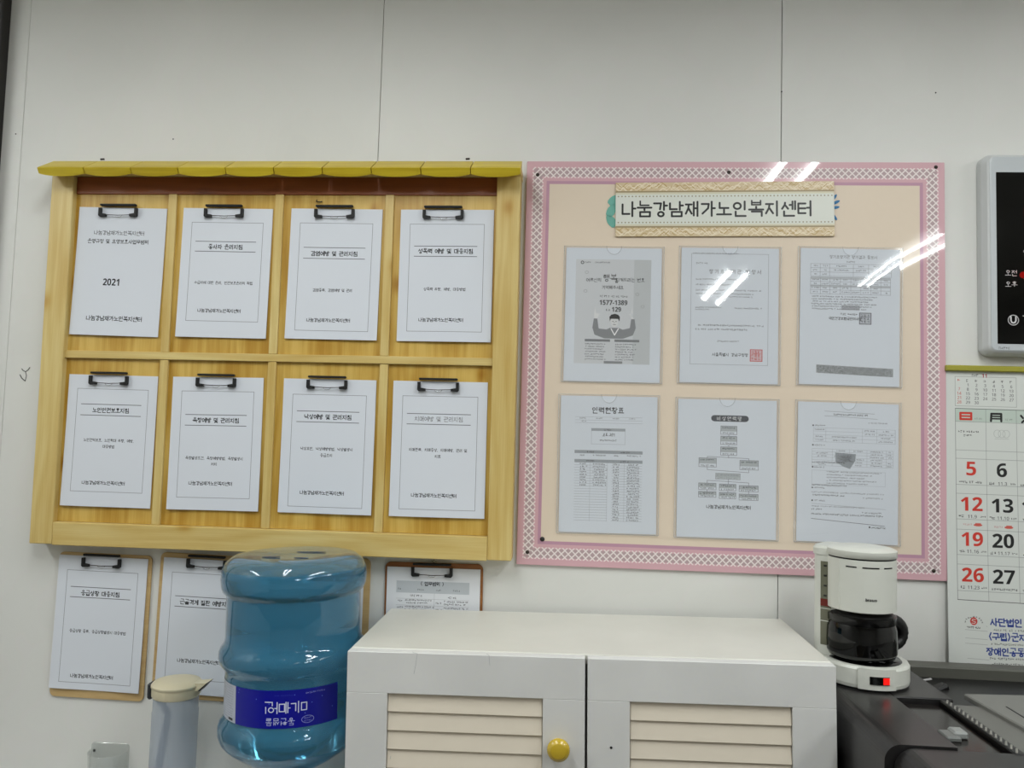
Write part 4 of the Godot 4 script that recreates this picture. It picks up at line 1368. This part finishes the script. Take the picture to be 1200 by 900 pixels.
	part("table_top", box(Vector3(.66, .025, .44), .004), M.cab, tb, Vector3(0, th - .0125, 0))
	for sx in [-1, 1]:
		for sz in [-1, 1]:
			part("leg", box(Vector3(.035, th - .025, .035), .003, 1), M.cab, tb, Vector3(sx * .3, (th - .025) / 2, sz * .19))
	# jug with a cream flip lid
	var J := Vector3(-.812, FLOOR + th, .095)
	var jt := top_of(J)
	var j := thing("water_jug", "translucent grey-blue plastic jug with cream flip lid", "jug", J)
	var plast := mat(Color(.7, .74, .79, .5), .35)
	plast.transparency = BaseMaterial3D.TRANSPARENCY_ALPHA
	var H := jt
	part("body", lathe([[Vector2(0, .004), Vector2(.04, .004)], [Vector2(.0452, H - .034), Vector2(.0452, H - .06), Vector2(.0462, H - .066), Vector2(.046, .01), Vector2(.043, .001), Vector2(0, 0)]], 40), plast, j)
	var cream := mat(Color(.84, .8, .68), .4)
	part("lid", lathe([[Vector2(0, H), Vector2(.03, H - .0005), Vector2(.0465, H - .004), Vector2(.0505, H - .0085)], [Vector2(.0505, H - .0085), Vector2(.0505, H - .0125), Vector2(.0487, H - .014)], [Vector2(.0487, H - .014), Vector2(.0487, H - .03), Vector2(.0465, H - .0335)], [Vector2(.0465, H - .0335), Vector2(.044, H - .0335)]], 40), cream, j)
	var sp := PackedVector2Array([Vector2(.035, H - .022), Vector2(.052, H - .018), Vector2(.071, H - .001), Vector2(.05, H - .0035), Vector2(.035, H - .003)])
	part("spout", loft([[sp, -.014], [sp, .014]]), cream, j)
	var tip := PackedVector2Array([Vector2(.0525, H - .0185), Vector2(.056, H - .019), Vector2(.0735, H + .0), Vector2(.0712, H - .001)])
	part("spout_edge", loft([[tip, -.0135], [tip, .0135]]), mat(Color(.12, .13, .15), .4), j)
	part("hinge", box(Vector3(.012, .034, .03), .004), mat(Color(.16, .17, .19), .4), j, Vector3(-.0525, H - .025, 0))
	part("handle", tube([Vector3(-.046, H - .035, 0), Vector3(-.056, H - .04, -.02), Vector3(-.05, H - .1, -.07), Vector3(-.046, H - .2, -.03)], .008, 10), mat(Color(.3, .33, .38), .4), j)
	# small clear holder on the wall
	var h := thing("clear_wall_holder", "small clear acrylic holder screwed to the wall below the clipboard", "holder", Vector3(-1.003, -.79, .001))
	var ac := clear(Color(.8, .82, .8, .28), .08)
	part("back_plate", slab(.088, .14, .008, 0, .003, .0005), ac, h, Vector3(0, .006, 0))
	part("cup", cup_mesh(), ac, h, Vector3(0, 0, .003))
	part("screw", lathe([[Vector2(0, .0018), Vector2(.0022, .0014), Vector2(.0032, 0)]], 12), M.black, h, Vector3(-.036, .058, .003), Vector3(PI / 2, 0, 0))

func top_of(j: Vector3) -> float:
	return -.5365 - j.y

func cup_mesh() -> ArrayMesh:
	var st := begin()
	add_lathe(st, [[Vector2(.0415, .0605), Vector2(.043, .062), Vector2(.0442, .0605)], [Vector2(.0442, .0605), Vector2(.043, .05), Vector2(.04, -.06)], [Vector2(.04, -.06), Vector2(0, -.06)], [Vector2(0, -.057), Vector2(.038, -.057)], [Vector2(.038, -.057), Vector2(.0415, .0605)]], 24, Vector3(0, 0, .001), -PI / 2, PI / 2)
	return done(st)

# ------------------------------------------------------------------ copier and coffee maker
func copier() -> void:
	var top := -.438
	var charcoal := mat(Color(1, 1, 1), .3, 0., noise_tex(.05, Color(.115, .11, .11), Color(.14, .135, .135), 51, 256))
	charcoal.uv1_scale = Vector3(3, 3, 1)
	var deep := mat(Color(.05, .05, .05), .35)
	var gloss := mat(Color(.09, .075, .065), .15)
	var grey := mat(Color(.42, .42, .4), .5)
	var t := thing("copier", "large dark grey office copier carrying the coffee maker", "copier", Vector3(.80, FLOOR, .40))
	var o := t.position
	var H := top - FLOOR
	# left body: its left shoulder is rounded
	var x0 := .474 - o.x
	var x1 := .578 - o.x
	var prof := PackedVector2Array([Vector2(x1, 0), Vector2(x1, H)])
	for k in 9:
		var a := PI / 2 + PI / 2 * k / 8
		prof.append(Vector2(x0 + .025 + .025 * cos(a), H - .025 + .025 * sin(a)))
	prof.append(Vector2(x0, 0))
	part("left_body", loft([[prof, .06 - o.z], [prof, .522 - o.z]]), charcoal, t)
	# front cover, split from the top by a dark seam
	var fp := PackedVector2Array([Vector2(.36, 0), Vector2(.36, H - .003)])
	for k in 9:
		var a := PI / 2 + PI / 2 * k / 8
		fp.append(Vector2(x0 + .012 + .03 + .03 * cos(a), H - .033 + .03 * sin(a)))
	fp.append(Vector2(x0 + .012, 0))
	part("front_cover", loft([[fp, .526 - o.z], [fp, .70 - o.z]]), charcoal, t)
	part("core", box(Vector3(.66, H - .022, .46), .003), deep, t, Vector3(.58 + .335 - o.x, (H - .022) / 2, .29 - o.z))
	part("rear_top", box(Vector3(.10, .05, .232), .002), charcoal, t, Vector3(.6285 - o.x, H - .025, .1775 - o.z))
	part("control_strip", box(Vector3(.074, .02, .226), .004), gloss, t, Vector3(.6165 - o.x, H - .02, .4085 - o.z))
	part("button", box(Vector3(.022, .012, .026), .003), mat(Color(.55, .56, .55), .35), t, Vector3(.613 - o.x, H - .005, .447 - o.z))
	part("button", box(Vector3(.022, .008, .034), .002), mat(Color(.42, .43, .42), .35), t, Vector3(.597 - o.x, H - .007, .455 - o.z))
	part("vent_strip", box(Vector3(.017, .026, .235), .002), deep, t, Vector3(.6625 - o.x, H - .0145, .4125 - o.z))
	var sil := mat(Color(.6, .59, .56), .3, .5)
	for k in 16:
		part("vent_rib", box(Vector3(.019, .0025, .0032), .0008), sil, t, Vector3(.6625 - o.x, H - .0015, .305 + k * .0142 - o.z), Vector3(0, deg_to_rad(62), 0))
	part("rear_ledge", box(Vector3(.57, .04, .04), .003), mat(Color(.33, .33, .3), .5), t, Vector3(.968 - o.x, H - .02, .0655 - o.z))
	part("tray", box(Vector3(.56, .012, .235), .002), grey, t, Vector3(.953 - o.x, H - .016, .4075 - o.z))
	part("tray_guide", box(Vector3(.52, .01, .3), .002), mat(Color(.47, .47, .45), .5), t, Vector3(.99 - o.x, H - .008, .373 - o.z), Vector3(0, deg_to_rad(5), 0))
	for q in [.758, .8]:
		part("tray_groove", box(Vector3(.0025, .001, .12), .0003), deep, t, Vector3(q - o.x, H - .0026, .37 - o.z))
	part("lever", box(Vector3(.05, .02, .02), .004), deep, t, Vector3(.71 - o.x, H - .028, .16 - o.z), Vector3(0, .4, .3))
	part("lever_edge", box(Vector3(.026, .003, .005), .001), mat(Color(.7, .7, .7), .3), t, Vector3(.705 - o.x, H - .016, .125 - o.z), Vector3(0, .3, .1))

func coffee() -> void:
	var white := mat(Color(.83, .835, .8), .32)
	var black := mat(Color(.02, .02, .02), .12)
	var t := thing("coffee_maker", "compact white drip coffee maker with black glass jug on the copier", "coffee maker", Vector3(.561, -.438, .2), "", Vector3(0, deg_to_rad(52), 0))
	# outline of the base: round in front, narrowing to the tank behind (x right, y = forward)
	var outline := func(rf: float, wb: float, zb: float) -> PackedVector2Array:
		var pts := PackedVector2Array()
		for k in 25:
			var a := deg_to_rad(-25 + 230. * k / 24)
			pts.append(Vector2(rf * cos(a), rf * sin(a)))
		for k in 7:
			var a := deg_to_rad(190 + 160. * k / 6)
			pts.append(Vector2(wb * cos(a) * 1.0, zb + .012 + .012 * sin(a)))
		return pts
	var up := Vector3(-PI / 2, 0, 0)   # lofts stand up: local z becomes y, local y becomes -z
	# base; turned half way round so that its round end looks forward
	var holder := Vector3(-PI / 2, PI, 0)
	part("base", loft([[outline.call(.076, .05, -.088), .004], [outline.call(.0775, .051, -.089), .010], [outline.call(.0775, .051, -.089), .036], [outline.call(.0745, .049, -.086), .041]], Rect2(), true), white, t, Vector3.ZERO, holder)
	part("foot_ring", loft([[outline.call(.073, .047, -.085), 0.], [outline.call(.073, .047, -.085), .005]]), M.black, t, Vector3.ZERO, holder)
	part("hot_plate", lathe([[Vector2(0, .0435), Vector2(.062, .0435), Vector2(.0645, .041)]], 40), black, t)
	part("switch_plate", arc_plate(.0784, .004, .0405, -79., -31., .0015), white, t)
	part("switch", arc_plate(.0792, .014, .0275, -65., -41., .0022), black, t)
	var red := mat(Color(.8, .05, .05), .3)
	red.emission_enabled = true
	red.emission = Color(1, .1, .07)
	red.emission_energy_multiplier = .9
	part("switch_light", arc_plate(.0796, .0152, .0265, -49., -41.5, .003), red, t)
	for q in [-71., -35.]:
		part("switch_mark", arc_plate(.0785, .0195, .0245, q - .6, q + .6, .0013), M.black, t)
	# tank column behind, with the level window on its side
	part("tank", loft([[outline2(.082, .062), .036], [outline2(.082, .062), .226]], Rect2(), true), white, t, Vector3(0, 0, -.052), up)
	part("level_window", box(Vector3(.002, .155, .02), .0005), mat(Color(.42, .42, .35), .2), t, Vector3(-.041, .137, -.0555))
	part("water_mark", box(Vector3(.0022, .014, .0202), .0005), mat(Color(.42, .12, .08), .25), t, Vector3(-.0412, .138, -.0555))
	for k in 4:
		part("level_mark", box(Vector3(.0024, .0035, .006), .0003), M.black, t, Vector3(-.0413, .151 + k * .0185, -.0565))
	part("level_line", box(Vector3(.0024, .0012, .02), .0003), white, t, Vector3(-.0413, .127, -.0555))
	part("level_line", box(Vector3(.0024, .0012, .02), .0003), white, t, Vector3(-.0413, .104, -.0555))
	# filter drum and lid
	part("filter_drum", lathe([[Vector2(.0585, .2275), Vector2(.0605, .226)], [Vector2(.0605, .226), Vector2(.0605, .134)], [Vector2(.0605, .134), Vector2(.058, .1325), Vector2(0, .1325)]], 48), white, t, Vector3(-.0068, 0, -.0027))
	part("seam", lathe([[Vector2(.0595, .2295), Vector2(.0595, .2265)]], 48), M.black, t, Vector3(-.0068, 0, -.0027))
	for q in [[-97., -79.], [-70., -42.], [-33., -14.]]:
		part("vent_slot", arc_plate(.0604, .2135, .2158, q[0], q[1], .0005, Vector3(-.0068, 0, -.0027)), M.black, t)  # black plates paint the dark depth of slots that are not cut
	part("drum_seam", arc_plate(.0605, .135, .225, -112., -109.5, .0008, Vector3(-.0068, 0, -.0027)), white, t)
	part("lid", lathe([[Vector2(0, .249), Vector2(.035, .2485), Vector2(.0555, .2455), Vector2(.0615, .242)], [Vector2(.0615, .242), Vector2(.062, .2305), Vector2(.06, .2295)], [Vector2(.06, .2295), Vector2(0, .2295)]], 48), white, t, Vector3(-.0068, 0, -.0027))
	part("tank_lid", loft([[outline2(.086, .066), .2265], [outline2(.086, .066), .239], [outline2(.08, .06), .2435]], Rect2(), true), white, t, Vector3(0, 0, -.052), up)
	# maker's name, as printed lettering on the drum
	var f := SystemFont.new()
	f.font_names = PackedStringArray(["Droid Sans"])
	f.font_weight = 700
	var tm := TextMesh.new()
	tm.font = f; tm.font_size = 32; tm.pixel_size = .00022; tm.depth = .0004; tm.text = "braun"
	var an := deg_to_rad(-56.)
	part("lettering", tm, mat(Color(.2, .2, .2), .5), t, Vector3(-.0068 + .0608 * sin(an), .158, -.0027 + .0608 * cos(an)), Vector3(0, an, 0))
	# glass jug
	var glass := mat(Color(.012, .012, .012), .06)
	var j := Node3D.new()
	j.name = "jug"
	t.add_child(j, true)
	j.position = Vector3(-.0068, .0435, -.0027)
	part("glass", lathe([[Vector2(0, .0), Vector2(.05, 0.), Vector2(.058, .004), Vector2(.0615, .012)].map(func(v): return v), [Vector2(.0615, .012), Vector2(.0625, .03), Vector2(.0615, .055), Vector2(.058, .067)]].map(func(s): s.reverse(); return s), 48), glass, j)
	part("rim_band", lathe([[Vector2(.0575, .08), Vector2(.0605, .079)], [Vector2(.0605, .079), Vector2(.0605, .0665), Vector2(.0585, .065)]], 48), mat(Color(.03, .03, .03), .2), j)
	part("jug_lid", lathe([[Vector2(0, .0885), Vector2(.045, .087), Vector2(.054, .083), Vector2(.0575, .0795)]], 48), M.black, j)
	var grip := []
	for k in 11:
		var a := deg_to_rad(90. - 180. * k / 10)
		grip.append(Vector3(0, .043 + .024 * sin(a), .06 + .024 * cos(a)))
	var gh := begin()
	add_tube(gh, grip, .0105, 12)
	part("handle", done(gh), M.black, j, Vector3.ZERO, Vector3(0, deg_to_rad(50), 0))

func outline2(w: float, d: float) -> PackedVector2Array:
	return rrect(w, d, .018)

# a thin plate wrapped on a cylinder of radius r between two heights and two angles (degrees, 0 = forward)
func arc_plate(r: float, y0: float, y1: float, a0: float, a1: float, th: float, c := Vector3.ZERO) -> ArrayMesh:
	var st := begin()
	var n := maxi(2, int(absf(a1 - a0) / 4))
	for k in n:
		var t0 := deg_to_rad(a0 + (a1 - a0) * k / n)
		var t1 := deg_to_rad(a0 + (a1 - a0) * (k + 1) / n)
		var q := []
		for rr in [r - .002, r + th]:
			for e in [[t0, y0], [t1, y0], [t1, y1], [t0, y1]]:
				q.append(c + Vector3(rr * sin(e[0]), e[1], rr * cos(e[0])))
		var out := Vector3(sin((t0 + t1) / 2), 0, cos((t0 + t1) / 2))
		face(st, [q[4], q[5], q[6], q[7]], out)
		face(st, [q[3], q[2], q[6], q[7]], Vector3.UP)
		face(st, [q[0], q[1], q[5], q[4]], Vector3.DOWN)
		if k == 0: face(st, [q[0], q[3], q[7], q[4]], Vector3(-cos(t0), 0, sin(t0)))
		if k == n - 1: face(st, [q[1], q[2], q[6], q[5]], Vector3(cos(t1), 0, -sin(t1)))
	return done(st)
